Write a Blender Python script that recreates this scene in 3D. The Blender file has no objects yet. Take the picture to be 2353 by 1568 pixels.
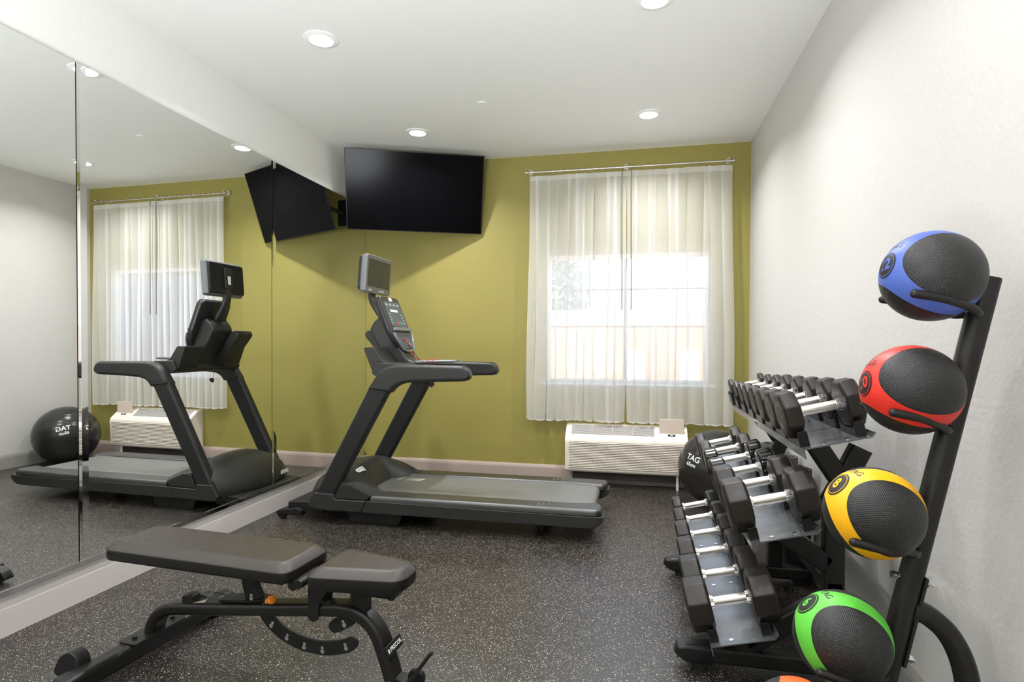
import bpy, bmesh, math, random
from math import sin, cos, pi, radians, atan2, sqrt
from mathutils import Vector, Matrix

S = bpy.context.scene
COL = S.collection
random.seed(7)

# ------------------------------------------------------------------ camera, world, lights, exposure
cam_d = bpy.data.cameras.new('camera')
cam = bpy.data.objects.new('camera', cam_d)
COL.objects.link(cam)
S.camera = cam
YAW, PITCH, ROLL = 0.21378, -0.01495, 0.003623
_f = Vector((-sin(YAW) * cos(PITCH), cos(YAW) * cos(PITCH), sin(PITCH)))
_r = Vector((cos(YAW), sin(YAW), 0))
_u = _r.cross(_f)
_r2 = _r * cos(ROLL) + _u * sin(ROLL)
_u2 = _u * cos(ROLL) - _r * sin(ROLL)
cam.matrix_world = Matrix(((_r2.x, _u2.x, -_f.x, 0), (_r2.y, _u2.y, -_f.y, 0), (_r2.z, _u2.z, -_f.z, 1.2855), (0, 0, 0, 1)))
cam_d.sensor_fit = 'HORIZONTAL'
cam_d.sensor_width = 36.0
cam_d.lens = 1315.83 / 2353 * 36
cam_d.shift_y = (808.92 - 784) / 2353
cam_d.clip_start = 0.02

S.view_settings.view_transform = 'Standard'
S.view_settings.look = 'None'
S.view_settings.gamma = 1
S.view_settings.use_curve_mapping = False
S.view_settings.exposure = 0.12
S.cycles.use_denoising = True
S.cycles.adaptive_threshold = 0.025
S.cycles.max_bounces = 10
S.cycles.diffuse_bounces = 5
S.cycles.glossy_bounces = 4
S.cycles.transmission_bounces = 6
S.cycles.transparent_max_bounces = 12
S.cycles.sample_clamp_indirect = 6

world = bpy.data.worlds.new('sky')
S.world = world
world.use_nodes = True
_wn = world.node_tree
_sky = _wn.nodes.new('ShaderNodeTexSky')
_sky.sky_type = 'NISHITA'
_sky.sun_disc = False
_sky.sun_elevation = radians(52)
_sky.sun_rotation = radians(200)
_sky.air_density = 1.0
_sky.dust_density = 3.0
_wn.links.new(_sky.outputs[0], _wn.nodes['Background'].inputs[0])
_wn.nodes['Background'].inputs[1].default_value = 0.85

XL, XR, YB, YR, ZC = -2.69, 0.964, 5.332, -1.75, 3.048      # room shell
XM = -2.665                                                # mirror face


def lamp(name, kind, loc, aim, power, size=0.1, size_y=None, color=(1, 1, 1), spread=None, angle=None):
    d = bpy.data.lights.new(name, kind)
    d.energy = power
    d.color = color
    if kind == 'AREA':
        d.shape = 'RECTANGLE' if size_y else 'DISK'
        d.size = size
        if size_y:
            d.size_y = size_y
        if spread:
            d.spread = radians(spread)
    if angle is not None:
        d.angle = radians(angle)
    o = bpy.data.objects.new(name, d)
    COL.objects.link(o)
    o.location = loc
    o.rotation_euler = Vector(aim).to_track_quat('-Z', 'Y').to_euler()
    return o


lamp('sun', 'SUN', (0, 0, 12), (0.35, 0.75, -0.9), 8.0, color=(1, 0.95, 0.87), angle=0.6)
lamp('rear_fill_light', 'AREA', (-0.85, YR + 0.05, 1.45), (-0.25, 1, 0.12), 18, 2.4, 2.0, color=(1, 0.99, 0.98))  # added fill behind the camera; the rear wall has no window
lamp('upward_fill_light', 'AREA', (-0.85, -0.7, 0.9), (-0.08, 0.50, 0.86), 108, 1.2, color=(0.93, 0.97, 1.0), spread=125)  # added fill aimed up to brighten ceiling and walls, no actual fixture
LIGHT_XY = [(-1.8, 3.04), (-1.8, 4.54), (0.08, 3.04), (0.08, 4.54)]
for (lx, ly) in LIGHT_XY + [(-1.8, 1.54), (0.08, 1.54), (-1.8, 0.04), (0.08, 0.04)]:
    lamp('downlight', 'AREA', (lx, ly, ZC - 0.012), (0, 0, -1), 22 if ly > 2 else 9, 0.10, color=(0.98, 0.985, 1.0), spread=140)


# ------------------------------------------------------------------ materials
def srgb(r, g, b):
    def f(c):
        c /= 255
        return c / 12.92 if c <= 0.04045 else ((c + 0.055) / 1.055) ** 2.4
    return (f(r), f(g), f(b), 1)


class Mat:
    def __init__(self, name):
        self.m = bpy.data.materials.new(name)
        self.m.use_nodes = True
        self.t = self.m.node_tree
        self.b = self.t.nodes['Principled BSDF']

    def n(self, kind, **kw):
        nd = self.t.nodes.new('ShaderNode' + kind)
        for k, v in kw.items():
            setattr(nd, k, v)
        return nd

    def l(self, a, b):
        self.t.links.new(a, b)

    def math(self, op, a, b=None, clamp=False):
        nd = self.n('Math', operation=op, use_clamp=clamp)
        for i, v in enumerate((a, b)):
            if v is None:
                continue
            if isinstance(v, (int, float)):
                nd.inputs[i].default_value = v
            else:
                self.l(v, nd.inputs[i])
        return nd.outputs[0]

    def mix(self, fac, a, b):
        nd = self.n('Mix', data_type='RGBA')
        for i, v in ((0, fac), (6, a), (7, b)):
            if isinstance(v, (int, float, tuple)):
                nd.inputs[i].default_value = v
            else:
                self.l(v, nd.inputs[i])
        return nd.outputs[2]

    def bump(self, height, strength=0.2, dist=0.01):
        nd = self.n('Bump')
        nd.inputs['Strength'].default_value = strength
        nd.inputs['Distance'].default_value = dist
        self.l(height, nd.inputs['Height'])
        self.l(nd.outputs[0], self.b.inputs['Normal'])


def simple(name, col, rough=0.5, metal=0.0, noise=0.0, nscale=40, bump=0.0, bscale=300, spec=0.38, coat=0.0, ior=1.5):
    M = Mat(name)
    if max(col[:3]) < 0.08:
        col = (col[0] * 0.62, col[1] * 0.62, col[2] * 0.62, 1)
    M.b.inputs['Base Color'].default_value = col
    M.b.inputs['Roughness'].default_value = rough
    M.b.inputs['Metallic'].default_value = metal
    M.b.inputs['Specular IOR Level'].default_value = spec
    M.b.inputs['Coat Weight'].default_value = coat
    M.b.inputs['IOR'].default_value = ior
    tc = M.n('TexCoord')
    if noise:
        nz = M.n('TexNoise')
        nz.inputs['Scale'].default_value = nscale
        nz.inputs['Detail'].default_value = 4
        M.l(tc.outputs['Object'], nz.inputs['Vector'])
        mp = M.n('MapRange')
        M.l(nz.outputs[0], mp.inputs[0])
        mp.inputs[1].default_value = 0.3
        mp.inputs[2].default_value = 0.7
        mp.inputs[3].default_value = max(0.02, rough - noise)
        mp.inputs[4].default_value = min(1, rough + noise)
        M.l(mp.outputs[0], M.b.inputs['Roughness'])
    if bump:
        nz = M.n('TexNoise')
        nz.inputs['Scale'].default_value = bscale
        nz.inputs['Detail'].default_value = 3
        M.l(tc.outputs['Object'], nz.inputs['Vector'])
        M.bump(nz.outputs[0], bump, 0.004)
    return M.m


def plaster(name, col, scale, strength, dist=0.004):
    M = Mat(name)
    M.b.inputs['Base Color'].default_value = col
    M.b.inputs['Roughness'].default_value = 0.55
    tc = M.n('TexCoord')
    nz = M.n('TexNoise')
    nz.inputs['Scale'].default_value = scale
    nz.inputs['Detail'].default_value = 5
    nz.inputs['Roughness'].default_value = 0.55
    M.l(tc.outputs['Object'], nz.inputs['Vector'])
    M.bump(nz.outputs[0], strength, dist)
    return M.m


def floor_material():
    M = Mat('flecked_black_rubber')
    tc = M.n('TexCoord')
    nz = M.n('TexNoise')
    nz.inputs['Scale'].default_value = 160
    nz.inputs['Detail'].default_value = 2
    M.l(tc.outputs['Object'], nz.inputs['Vector'])
    vadd = M.n('VectorMath', operation='MULTIPLY_ADD')
    M.l(nz.outputs[1], vadd.inputs[0])
    vadd.inputs[1].default_value = (0.008, 0.008, 0)
    M.l(tc.outputs['Object'], vadd.inputs[2])
    masks = []
    for sc, pick, rad in ((135, 0.19, 0.17), (215, 0.19, 0.20)):
        v = M.n('TexVoronoi', feature='F1', voronoi_dimensions='2D')
        v.inputs['Scale'].default_value = sc
        M.l(vadd.outputs[0], v.inputs['Vector'])
        sep = M.n('SeparateColor')
        M.l(v.outputs['Color'], sep.inputs[0])
        r = M.math('MULTIPLY', sep.outputs[1], rad)
        r = M.math('ADD', r, 0.10)
        inside = M.math('LESS_THAN', v.outputs['Distance'], r)
        chosen = M.math('LESS_THAN', sep.outputs[0], pick)
        masks.append((M.math('MULTIPLY', inside, chosen), sep.outputs[2]))
    m = M.math('MAXIMUM', masks[0][0], masks[1][0])
    tone = M.mix(masks[0][1], srgb(150, 140, 126), srgb(236, 228, 212))
    big = M.n('TexNoise')
    big.inputs['Scale'].default_value = 1.3
    M.l(tc.outputs['Object'], big.inputs['Vector'])
    base = M.mix(big.outputs[0], srgb(26, 22, 18), srgb(36, 30, 26))
    M.l(M.mix(m, base, tone), M.b.inputs['Base Color'])
    M.b.inputs['Roughness'].default_value = 0.33
    M.b.inputs['Specular IOR Level'].default_value = 0.5
    M.b.inputs['IOR'].default_value = 1.7
    M.b.inputs['Coat Weight'].default_value = 0.0
    M.b.inputs['Coat Roughness'].default_value = 0.33
    fine = M.n('TexNoise')
    fine.inputs['Scale'].default_value = 260
    M.l(tc.outputs['Object'], fine.inputs['Vector'])
    sp = M.n('SeparateXYZ')
    M.l(tc.outputs['Object'], sp.inputs[0])
    sx = M.math('LESS_THAN', M.math('ABSOLUTE', M.math('ADD', sp.outputs[0], 0.167)), 0.0014)
    ry = M.math('ABSOLUTE', M.math('SUBTRACT', sp.outputs[1], 2.70))
    sy = M.math('MULTIPLY', M.math('LESS_THAN', ry, 0.0012), M.math('GREATER_THAN', sp.outputs[0], -0.167))
    h = M.math('SUBTRACT', fine.outputs[0], M.math('MAXIMUM', sx, sy))
    M.bump(h, 0.35, 0.003)
    return M.m


def sheer_material():
    M = Mat('white_sheer_voile')
    out = M.t.nodes['Material Output']
    M.t.nodes.remove(M.b)
    tr = M.n('BsdfTransparent')
    tr.inputs[0].default_value = (1, 1, 1, 1)
    tl = M.n('BsdfTranslucent')
    tl.inputs[0].default_value = (0.97, 0.965, 0.96, 1)
    df = M.n('BsdfDiffuse')
    df.inputs[0].default_value = (0.97, 0.965, 0.96, 1)
    ms = M.n('MixShader')
    ms.inputs[0].default_value = 0.45
    M.l(tl.outputs[0], ms.inputs[1])
    M.l(df.outputs[0], ms.inputs[2])
    tc = M.n('TexCoord')
    sp = M.n('SeparateXYZ')
    M.l(tc.outputs['Object'], sp.inputs[0])
    hem = M.math('LESS_THAN', sp.outputs[2], 0.012)
    head = M.math('GREATER_THAN', sp.outputs[2], 2.205)
    both = M.math('MAXIMUM', hem, head)
    fac = M.math('MULTIPLY_ADD', both, 0.28)
    fac.node.inputs[2].default_value = 0.64
    lw = M.n('LayerWeight')
    lw.inputs[0].default_value = 0.35
    fac2 = M.math('MULTIPLY_ADD', lw.outputs['Facing'], 0.38)
    M.l(fac, fac2.node.inputs[2])
    fac2.node.use_clamp = True
    mx = M.n('MixShader')
    M.l(fac2, mx.inputs[0])
    M.l(tr.outputs[0], mx.inputs[1])
    M.l(ms.outputs[0], mx.inputs[2])
    M.l(mx.outputs[0], out.inputs[0])
    return M.m


def glass_material():
    M = Mat('window_glass')
    out = M.t.nodes['Material Output']
    M.t.nodes.remove(M.b)
    tr = M.n('BsdfTransparent')
    tr.inputs[0].default_value = (0.93, 0.96, 0.96, 1)
    gl = M.n('BsdfGlossy')
    gl.inputs['Roughness'].default_value = 0.0
    fr = M.n('Fresnel')
    mx = M.n('MixShader')
    M.l(fr.outputs[0], mx.inputs[0])
    M.l(tr.outputs[0], mx.inputs[1])
    M.l(gl.outputs[0], mx.inputs[2])
    M.l(mx.outputs[0], out.inputs[0])
    return M.m


def emitter(name, col, strength):
    M = Mat(name)
    M.b.inputs['Base Color'].default_value = (0.8, 0.8, 0.8, 1)
    M.b.inputs['Emission Color'].default_value = col
    M.b.inputs['Emission Strength'].default_value = strength
    return M.m


def ball_material(name, col):
    """coloured bands between three dimpled black caps; local +Z is the front cap, local +X the logo side"""
    M = Mat(name)
    tc = M.n('TexCoord')
    nrm = M.n('VectorMath', operation='NORMALIZE')
    M.l(tc.outputs['Object'], nrm.inputs[0])
    sp = M.n('SeparateXYZ')
    M.l(nrm.outputs[0], sp.inputs[0])
    x, y, z = sp.outputs
    # three oval caps round local X; the bands between them meet at the logo
    q = None
    for k in range(3):
        th = 2 * pi * k / 3
        cy_, cz_ = -sin(th), cos(th)
        d = M.math('ADD', M.math('MULTIPLY', y, cy_), M.math('MULTIPLY', z, cz_))
        t = M.math('SUBTRACT', M.math('MULTIPLY', y, cz_), M.math('MULTIPLY', z, cy_))
        e1 = M.math('POWER', M.math('ABSOLUTE', M.math('DIVIDE', t, sin(radians(47)))), 2.0)
        e2 = M.math('POWER', M.math('ABSOLUTE', M.math('DIVIDE', x, sin(radians(61)))), 2.0)
        e = M.math('ADD', M.math('ADD', e1, e2), M.math('MULTIPLY', M.math('LESS_THAN', d, 0.0), 9.0))
        q = e if q is None else M.math('MINIMUM', q, e)
    diff = M.math('SUBTRACT', 1.0, q)
    cap = M.math('GREATER_THAN', diff, 0.0)
    edge = M.math('LESS_THAN', M.math('ABSOLUTE', diff), 0.05)
    c = M.mix(cap, col, srgb(30, 30, 29))
    c = M.mix(edge, c, srgb(26, 25, 24))
    M.l(c, M.b.inputs['Base Color'])
    rg = M.math('MULTIPLY_ADD', cap, 0.0)
    rg.node.inputs[2].default_value = 0.45
    M.l(rg, M.b.inputs['Roughness'])
    # dimples on caps: fine grid; pebble on the band
    sx = M.math('SINE', M.math('MULTIPLY', x, 120))
    sy = M.math('SINE', M.math('MULTIPLY', y, 120))
    grid = M.math('MULTIPLY', M.math('MULTIPLY', sx, sy), cap)
    nz = M.n('TexNoise')
    nz.inputs['Scale'].default_value = 170
    M.l(tc.outputs['Object'], nz.inputs['Vector'])
    peb = M.math('MULTIPLY', M.math('SUBTRACT', 1, cap), nz.outputs[0])
    h = M.math('ADD', M.math('MULTIPLY', grid, 0.6), M.math('MULTIPLY', peb, 0.6))
    h = M.math('SUBTRACT', h, M.math('MULTIPLY', edge, 1.2))
    M.bump(h, 0.3, 0.003)
    return M.m


def knurl_material():
    M = Mat('knurled_steel')
    M.b.inputs['Base Color'].default_value = (0.74, 0.70, 0.64, 1)
    M.b.inputs['Metallic'].default_value = 1
    M.b.inputs['Roughness'].default_value = 0.3
    tc = M.n('TexCoord')
    ck = M.n('TexWave')
    ck.inputs['Scale'].default_value = 260
    M.l(tc.outputs['Object'], ck.inputs['Vector'])
    M.bump(ck.outputs[1], 0.12, 0.001)
    return M.m


def mirror_material(tilt=0.0175, nm='mirror_silvering'):
    """silvered glass glued up about one degree out of square with the wall"""
    M = Mat(nm)
    M.b.inputs['Base Color'].default_value = (0.90, 0.915, 0.90, 1)
    M.b.inputs['Metallic'].default_value = 1
    M.b.inputs['Roughness'].default_value = 0
    v = M.n('CombineXYZ')
    v.inputs[0].default_value = cos(tilt)
    v.inputs[1].default_value = -sin(tilt)
    M.l(v.outputs[0], M.b.inputs['Normal'])
    return M.m


def fence_material():
    M = Mat('tan_fence_boards')
    tc = M.n('TexCoord')
    sp = M.n('SeparateXYZ')
    M.l(tc.outputs['Object'], sp.inputs[0])
    fr = M.math('FRACT', M.math('MULTIPLY', sp.outputs[0], 7.0))
    gap = M.math('LESS_THAN', fr, 0.06)
    cell = M.math('FLOOR', M.math('MULTIPLY', sp.outputs[0], 7.0))
    wn = M.n('TexWhiteNoise', noise_dimensions='1D')
    M.l(cell, wn.inputs['W'])
    c = M.mix(wn.outputs[0], srgb(160, 128, 98), srgb(180, 146, 114))
    c = M.mix(gap, c, srgb(120, 96, 74))
    M.l(c, M.b.inputs['Base Color'])
    M.b.inputs['Roughness'].default_value = 0.8
    return M.m


MT = dict(
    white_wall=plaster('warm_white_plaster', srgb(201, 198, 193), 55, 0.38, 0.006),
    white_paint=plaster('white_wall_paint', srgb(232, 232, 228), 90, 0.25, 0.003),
    ceiling=plaster('ceiling_paint', srgb(238, 238, 234), 120, 0.3, 0.003),
    green=plaster('olive_green_wallcovering', srgb(147, 137, 68), 130, 0.2, 0.003),
    floor=floor_material(),
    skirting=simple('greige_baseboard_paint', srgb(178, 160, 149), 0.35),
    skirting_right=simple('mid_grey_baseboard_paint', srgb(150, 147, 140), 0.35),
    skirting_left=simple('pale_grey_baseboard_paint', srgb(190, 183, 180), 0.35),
    mirror=mirror_material(),
    mirror_bevel=mirror_material(0.05, 'mirror_bevel_silvering'),
    mirror_bevel_outer=mirror_material(-0.08, 'mirror_outer_bevel_silvering'),
    mirror_edge=simple('mirror_glass_edge', (0.03, 0.05, 0.04, 1), 0.1, 0.0),
    chrome=simple('chrome', (0.78, 0.78, 0.78, 1), 0.12, 1.0),
    aluminium=simple('brushed_aluminium', (0.72, 0.71, 0.70, 1), 0.3, 1.0),
    steel=knurl_material(),
    nickel=simple('satin_nickel', (0.70, 0.66, 0.62, 1), 0.32, 1.0),
    black_gloss=simple('black_tv_screen', (0.004, 0.004, 0.005, 1), 0.16, spec=0.05),
    black_plastic=simple('black_plastic', (0.014, 0.014, 0.014, 1), 0.42, noise=0.05),
    bracket=simple('black_bracket_steel', (0.02, 0.02, 0.02, 1), 0.5),
    tm_body=simple('charcoal_moulded_plastic', srgb(50, 50, 47), 0.42, noise=0.06, bump=0.12, bscale=700),
    tm_post=simple('graphite_powder_coat', srgb(34, 34, 34), 0.5, bump=0.1, bscale=900),
    tm_dark=simple('dark_underframe', srgb(24, 24, 23), 0.55),
    tm_rail=simple('foot_rail_grey_plastic', srgb(54, 54, 52), 0.34, spec=0.5, ior=1.9, bump=0.15, bscale=500),
    belt=simple('running_belt_rubber', srgb(100, 100, 98), 0.34, bump=0.2, bscale=420, spec=0.5, ior=2.1),
    tm_screen=simple('grey_monitor_glass', srgb(70, 72, 70), 0.2),
    silver=simple('silver_plastic', srgb(118, 119, 122), 0.32, 0.35),
    console=simple('dark_grey_console_plastic', srgb(60, 58, 58), 0.3),
    console_face=simple('blue_grey_keypad_overlay', srgb(74, 82, 90), 0.28),
    white_print=simple('white_print', srgb(225, 225, 222), 0.5),
    grey_print=simple('grey_print', srgb(150, 150, 148), 0.5),
    dark_print=simple('dark_print', srgb(48, 44, 46), 0.5),
    led=emitter('green_led_readout', srgb(110, 170, 60), 0.22),
    red_print=simple('red_print', srgb(190, 70, 55), 0.5),
    green_print=simple('green_print', srgb(70, 150, 110), 0.5),
    orange=simple('orange_plastic', srgb(235, 135, 40), 0.35),
    red_cord=simple('red_cord', srgb(190, 80, 60), 0.6),
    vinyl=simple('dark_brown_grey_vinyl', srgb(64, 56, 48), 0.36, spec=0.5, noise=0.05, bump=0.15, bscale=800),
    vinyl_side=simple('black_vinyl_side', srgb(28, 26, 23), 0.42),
    frame=simple('black_satin_powder_coat', srgb(34, 32, 30), 0.34, noise=0.05, bump=0.06, bscale=1200),
    plate=simple('black_adjuster_plate', srgb(28, 28, 26), 0.5),
    urethane=simple('black_urethane', srgb(46, 39, 34), 0.42, noise=0.06),
    ribbed=simple('glossy_black_rubber', srgb(34, 31, 29), 0.2),
    shelf=simple('grey_black_shelf_steel', srgb(128, 130, 133), 0.27, 0.75),
    saddle=simple('black_saddle_plastic', srgb(28, 27, 26), 0.32),
    rack=simple('charcoal_rack_tube', srgb(38, 36, 34), 0.4),
    ball_grey=simple('glossy_grey_vinyl_ball', srgb(52, 50, 47), 0.22, noise=0.04),
    mat_grey=simple('grey_foam_mat', srgb(92, 90, 88), 0.7),
    mat_black=simple('black_foam_mat', srgb(46, 44, 42), 0.7),
    ac=simple('cream_plastic', srgb(236, 226, 212), 0.4),
    ac_lid=simple('beige_flap_plastic', srgb(214, 198, 184), 0.4),
    ac_dark=simple('shadowed_coil_black', srgb(70, 64, 58), 0.7),
    ac_vent=simple('grey_vent_slats', srgb(176, 172, 168), 0.45),
    display=simple('black_display', srgb(26, 28, 24), 0.2),
    sheer=sheer_material(),
    glass=glass_material(),
    vinyl_white=simple('white_window_vinyl', srgb(236, 236, 234), 0.4),
    wand=simple('grey_wand', srgb(110, 106, 100), 0.4),
    fence=fence_material(),
    fence_cap=simple('cream_fence_cap', srgb(196, 184, 162), 0.8),
    stucco=simple('pale_stucco', srgb(226, 222, 214), 0.85),
    roof=simple('grey_shingle', srgb(150, 146, 142), 0.85),
    dark_glass=simple('dark_house_glass', srgb(60, 70, 74), 0.1),
    paving=simple('pale_concrete', srgb(196, 190, 180), 0.85),
    leaves=simple('tree_leaves', srgb(72, 92, 60), 0.7),
    bark=simple('tree_bark', srgb(96, 80, 66), 0.85),
    lounge=simple('grey_sling_fabric', srgb(150, 150, 152), 0.7),
    lens=emitter('lit_lamp_lens', (1, 0.98, 0.95, 1), 14.0),
    lamp_trim=simple('white_lamp_trim', srgb(240, 240, 238), 0.4),
)


# ------------------------------------------------------------------ mesh helpers
class MB:
    """collects shapes into one mesh"""
    def __init__(self):
        self.bm = bmesh.new()

    def face(self, vs):
        try:
            return self.bm.faces.new(vs)
        except ValueError:
            return None

    def loft(self, rings, closed=True, caps=(True, True)):
        R = [[self.bm.verts.new(p) for p in r] for r in rings]
        n = len(R[0])
        for a, b in zip(R[:-1], R[1:]):
            for i in range(n if closed else n - 1):
                j = (i + 1) % n
                self.face((a[i], a[j], b[j], b[i]))
        if closed and caps[0]:
            self.face(list(reversed(R[0])))
        if closed and caps[1]:
            self.face(R[-1])
        return self

    def box(self, x0, x1, y0, y1, z0, z1):
        return self.loft([[(x0, y0, z), (x1, y0, z), (x1, y1, z), (x0, y1, z)] for z in (z0, z1)])

    def obox(self, c, ax, ay, az, hx, hy, hz):
        """oriented box: centre, three unit axes, half sizes"""
        c, ax, ay, az = Vector(c), Vector(ax), Vector(ay), Vector(az)
        return self.loft([[c + ax * (hx * i) + ay * (hy * j) + az * (hz * k) for i, j in ((-1, -1), (1, -1), (1, 1), (-1, 1))] for k in (-1, 1)])

    def prism(self, pts, a, b, plane='xz'):
        """polygon extruded from a to b along the missing axis"""
        def P(p, t):
            return {'xz': (p[0], t, p[1]), 'xy': (p[0], p[1], t), 'yz': (t, p[0], p[1])}[plane]
        return self.loft([[P(p, a) for p in pts], [P(p, b) for p in pts]])

    def rev(self, prof, c, axis, seg=32, caps=(True, True)):
        """profile of (radius, height) turned about an axis through c"""
        axis = Vector(axis).normalized()
        a = axis.orthogonal().normalized()
        b = axis.cross(a)
        c = Vector(c)
        return self.loft([[c + axis * h + (a * cos(2 * pi * i / seg) + b * sin(2 * pi * i / seg)) * max(r, 1e-5) for i in range(seg)] for r, h in prof], caps=caps)

    def cyl(self, p, q, r, seg=24, r2=None):
        p, q = Vector(p), Vector(q)
        return self.rev([(r, 0), (r if r2 is None else r2, (q - p).length)], p, q - p, seg)

    def sweep(self, path, prof, up=(0, 0, 1), scale=None):
        """2-D profile carried along a path; profile x runs sideways, y along 'up'"""
        path = [Vector(p) for p in path]
        up = Vector(up)
        rings = []
        for i, p in enumerate(path):
            t = (path[min(i + 1, len(path) - 1)] - path[max(i - 1, 0)]).normalized()
            s = t.cross(up)
            if s.length < 1e-4:
                s = t.orthogonal()
            s.normalize()
            w = s.cross(t)
            k = scale[i] if scale else 1
            rings.append([p + s * (a * k) + w * (b * k) for a, b in prof])
        return self.loft(rings)

    def tube(self, path, r, seg=12, up=(0, 0, 1), scale=None):
        return self.sweep(path, [(r * cos(2 * pi * i / seg), r * sin(2 * pi * i / seg)) for i in range(seg)], up, scale)

    def ball(self, c, r, u=24, v=14, sc=(1, 1, 1)):
        m = Matrix.Translation(c) @ Matrix.Diagonal((r * sc[0], r * sc[1], r * sc[2], 1))
        bmesh.ops.create_uvsphere(self.bm, u_segments=u, v_segments=v, radius=1, matrix=m)
        return self

    def build(self, name, mat, parent=None, origin=None, bevel=0.0, seg=2, sharp=34, loc=(0, 0, 0)):
        bm = self.bm
        if origin is not None:
            bmesh.ops.translate(bm, verts=bm.verts, vec=-Vector(origin))
        bmesh.ops.recalc_face_normals(bm, faces=bm.faces)
        for f in bm.faces:
            f.smooth = True
        for e in bm.edges:
            if len(e.link_faces) == 2:
                if e.calc_face_angle(0) > radians(sharp):
                    e.smooth = False
        me = bpy.data.meshes.new(name)
        bm.to_mesh(me)
        bm.free()
        mats = mat if isinstance(mat, (list, tuple)) else [mat]
        for m in mats:
            me.materials.append(MT[m])
        o = bpy.data.objects.new(name, me)
        COL.objects.link(o)
        o.location = loc
        if parent:
            o.parent = parent
        if bevel:
            md = o.modifiers.new('edge_rounding', 'BEVEL')
            md.width = bevel
            md.segments = seg
            md.limit_method = 'ANGLE'
            md.angle_limit = radians(40)
            md.harden_normals = True
        elif 20 < sharp < 170:
            wn = o.modifiers.new('face_weighted_shading', 'WEIGHTED_NORMAL')
            wn.keep_sharp = True
        return o


def tag(o, label=None, cat=None, group=None, kind=None):
    if label:
        o['label'] = label
    if cat:
        o['category'] = cat
    if group:
        o['group'] = group
    if kind:
        o['kind'] = kind
    return o


def empty(name, loc=(0, 0, 0), rz=0.0):
    o = bpy.data.objects.new(name, None)
    COL.objects.link(o)
    o.empty_display_size = 0.05
    o.location = loc
    o.rotation_euler = (0, 0, rz)
    return o


def rrect(w, h, r, n=4):
    """rounded rectangle outline, full sizes w x h"""
    pts = []
    for cx, cy, a0 in ((w / 2 - r, h / 2 - r, 0), (-w / 2 + r, h / 2 - r, 90), (-w / 2 + r, -h / 2 + r, 180), (w / 2 - r, -h / 2 + r, 270)):
        for i in range(n + 1):
            a = radians(a0 + 90 * i / n)
            pts.append((cx + r * cos(a), cy + r * sin(a)))
    return pts


def fillet(pts, radii, n=5):
    """round the corners of a polygon"""
    out = []
    N = len(pts)
    if not isinstance(radii, (list, tuple)):
        radii = [radii] * N
    for i in range(N):
        p0, p, p1 = Vector(pts[i - 1]), Vector(pts[i]), Vector(pts[(i + 1) % N])
        r = radii[i]
        if r <= 0:
            out.append(tuple(p))
            continue
        a, b = p0 - p, p1 - p
        d = min(r, a.length * 0.48, b.length * 0.48)
        A, B = p + a.normalized() * d, p + b.normalized() * d
        for k in range(n + 1):
            t = k / n
            q = A * (1 - t) ** 2 + p * (2 * t * (1 - t)) + B * t ** 2
            out.append(tuple(q))
    return out


def inset(pts, d):
    """shrink a convex outline by d"""
    N = len(pts)
    area = sum(pts[i][0] * pts[(i + 1) % N][1] - pts[(i + 1) % N][0] * pts[i][1] for i in range(N))
    s = 1 if area > 0 else -1
    out = []
    for i in range(N):
        p0, p, p1 = Vector(pts[i - 1]), Vector(pts[i]), Vector(pts[(i + 1) % N])
        n0 = Vector((-(p - p0).y, (p - p0).x))
        n1 = Vector((-(p1 - p).y, (p1 - p).x))
        n = (n0.normalized() if n0.length else n0) + (n1.normalized() if n1.length else n1)
        n.normalize()
        out.append(tuple(p + n * (d * s)))
    return out


def inset_poly(pts, d, radii, n=6):
    """mitre-offset a convex polygon inwards by d, then round its corners"""
    N = len(pts)
    area = sum(pts[i][0] * pts[(i + 1) % N][1] - pts[(i + 1) % N][0] * pts[i][1] for i in range(N))
    s = 1 if area > 0 else -1
    out = []
    for i in range(N):
        p0, p, p1 = Vector(pts[i - 1]), Vector(pts[i]), Vector(pts[(i + 1) % N])
        a, b = (p - p0).normalized(), (p1 - p).normalized()
        n0, n1 = Vector((-a.y, a.x)), Vector((-b.y, b.x))
        m = (n0 + n1).normalized()
        out.append(tuple(p + m * (d * s / max(0.3, m.dot(n0)))))
    return fillet(out, [max(0.004, r - d * 0.5) for r in radii], n)


def smooth_path(pts, n=6):
    """Catmull-Rom through the points"""
    P = [Vector(p) for p in pts]
    P = [P[0] * 2 - P[1]] + P + [P[-1] * 2 - P[-2]]
    out = []
    for i in range(1, len(P) - 2):
        a, b, c, d = P[i - 1:i + 3]
        for k in range(n):
            t = k / n
            out.append(0.5 * ((2 * b) + (c - a) * t + (2 * a - 5 * b + 4 * c - d) * t * t + (3 * b - a - 3 * c + d) * t ** 3))
    out.append(P[-2])
    return out


def text_mesh(s, size, thick=0.0):
    """flat lettering centred on the origin of XY: list of (verts, faces)"""
    cu = bpy.data.curves.new('lettering', 'FONT')
    cu.body = s
    cu.size = size
    cu.align_x = 'CENTER'
    cu.align_y = 'CENTER'
    cu.offset = thick
    cu.resolution_u = 4
    o = bpy.data.objects.new('lettering', cu)
    COL.objects.link(o)
    dg = bpy.context.evaluated_depsgraph_get()
    ev = o.evaluated_get(dg)
    me = ev.to_mesh()
    vs = [v.co.copy() for v in me.vertices]
    fs = [tuple(p.vertices) for p in me.polygons]
    ev.to_mesh_clear()
    bpy.data.objects.remove(o)
    bpy.data.curves.remove(cu)
    return vs, fs


def add_mapped(mb, vs, fs, fn):
    V = [mb.bm.verts.new(fn(v)) for v in vs]
    for f in fs:
        mb.face([V[i] for i in f])


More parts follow.
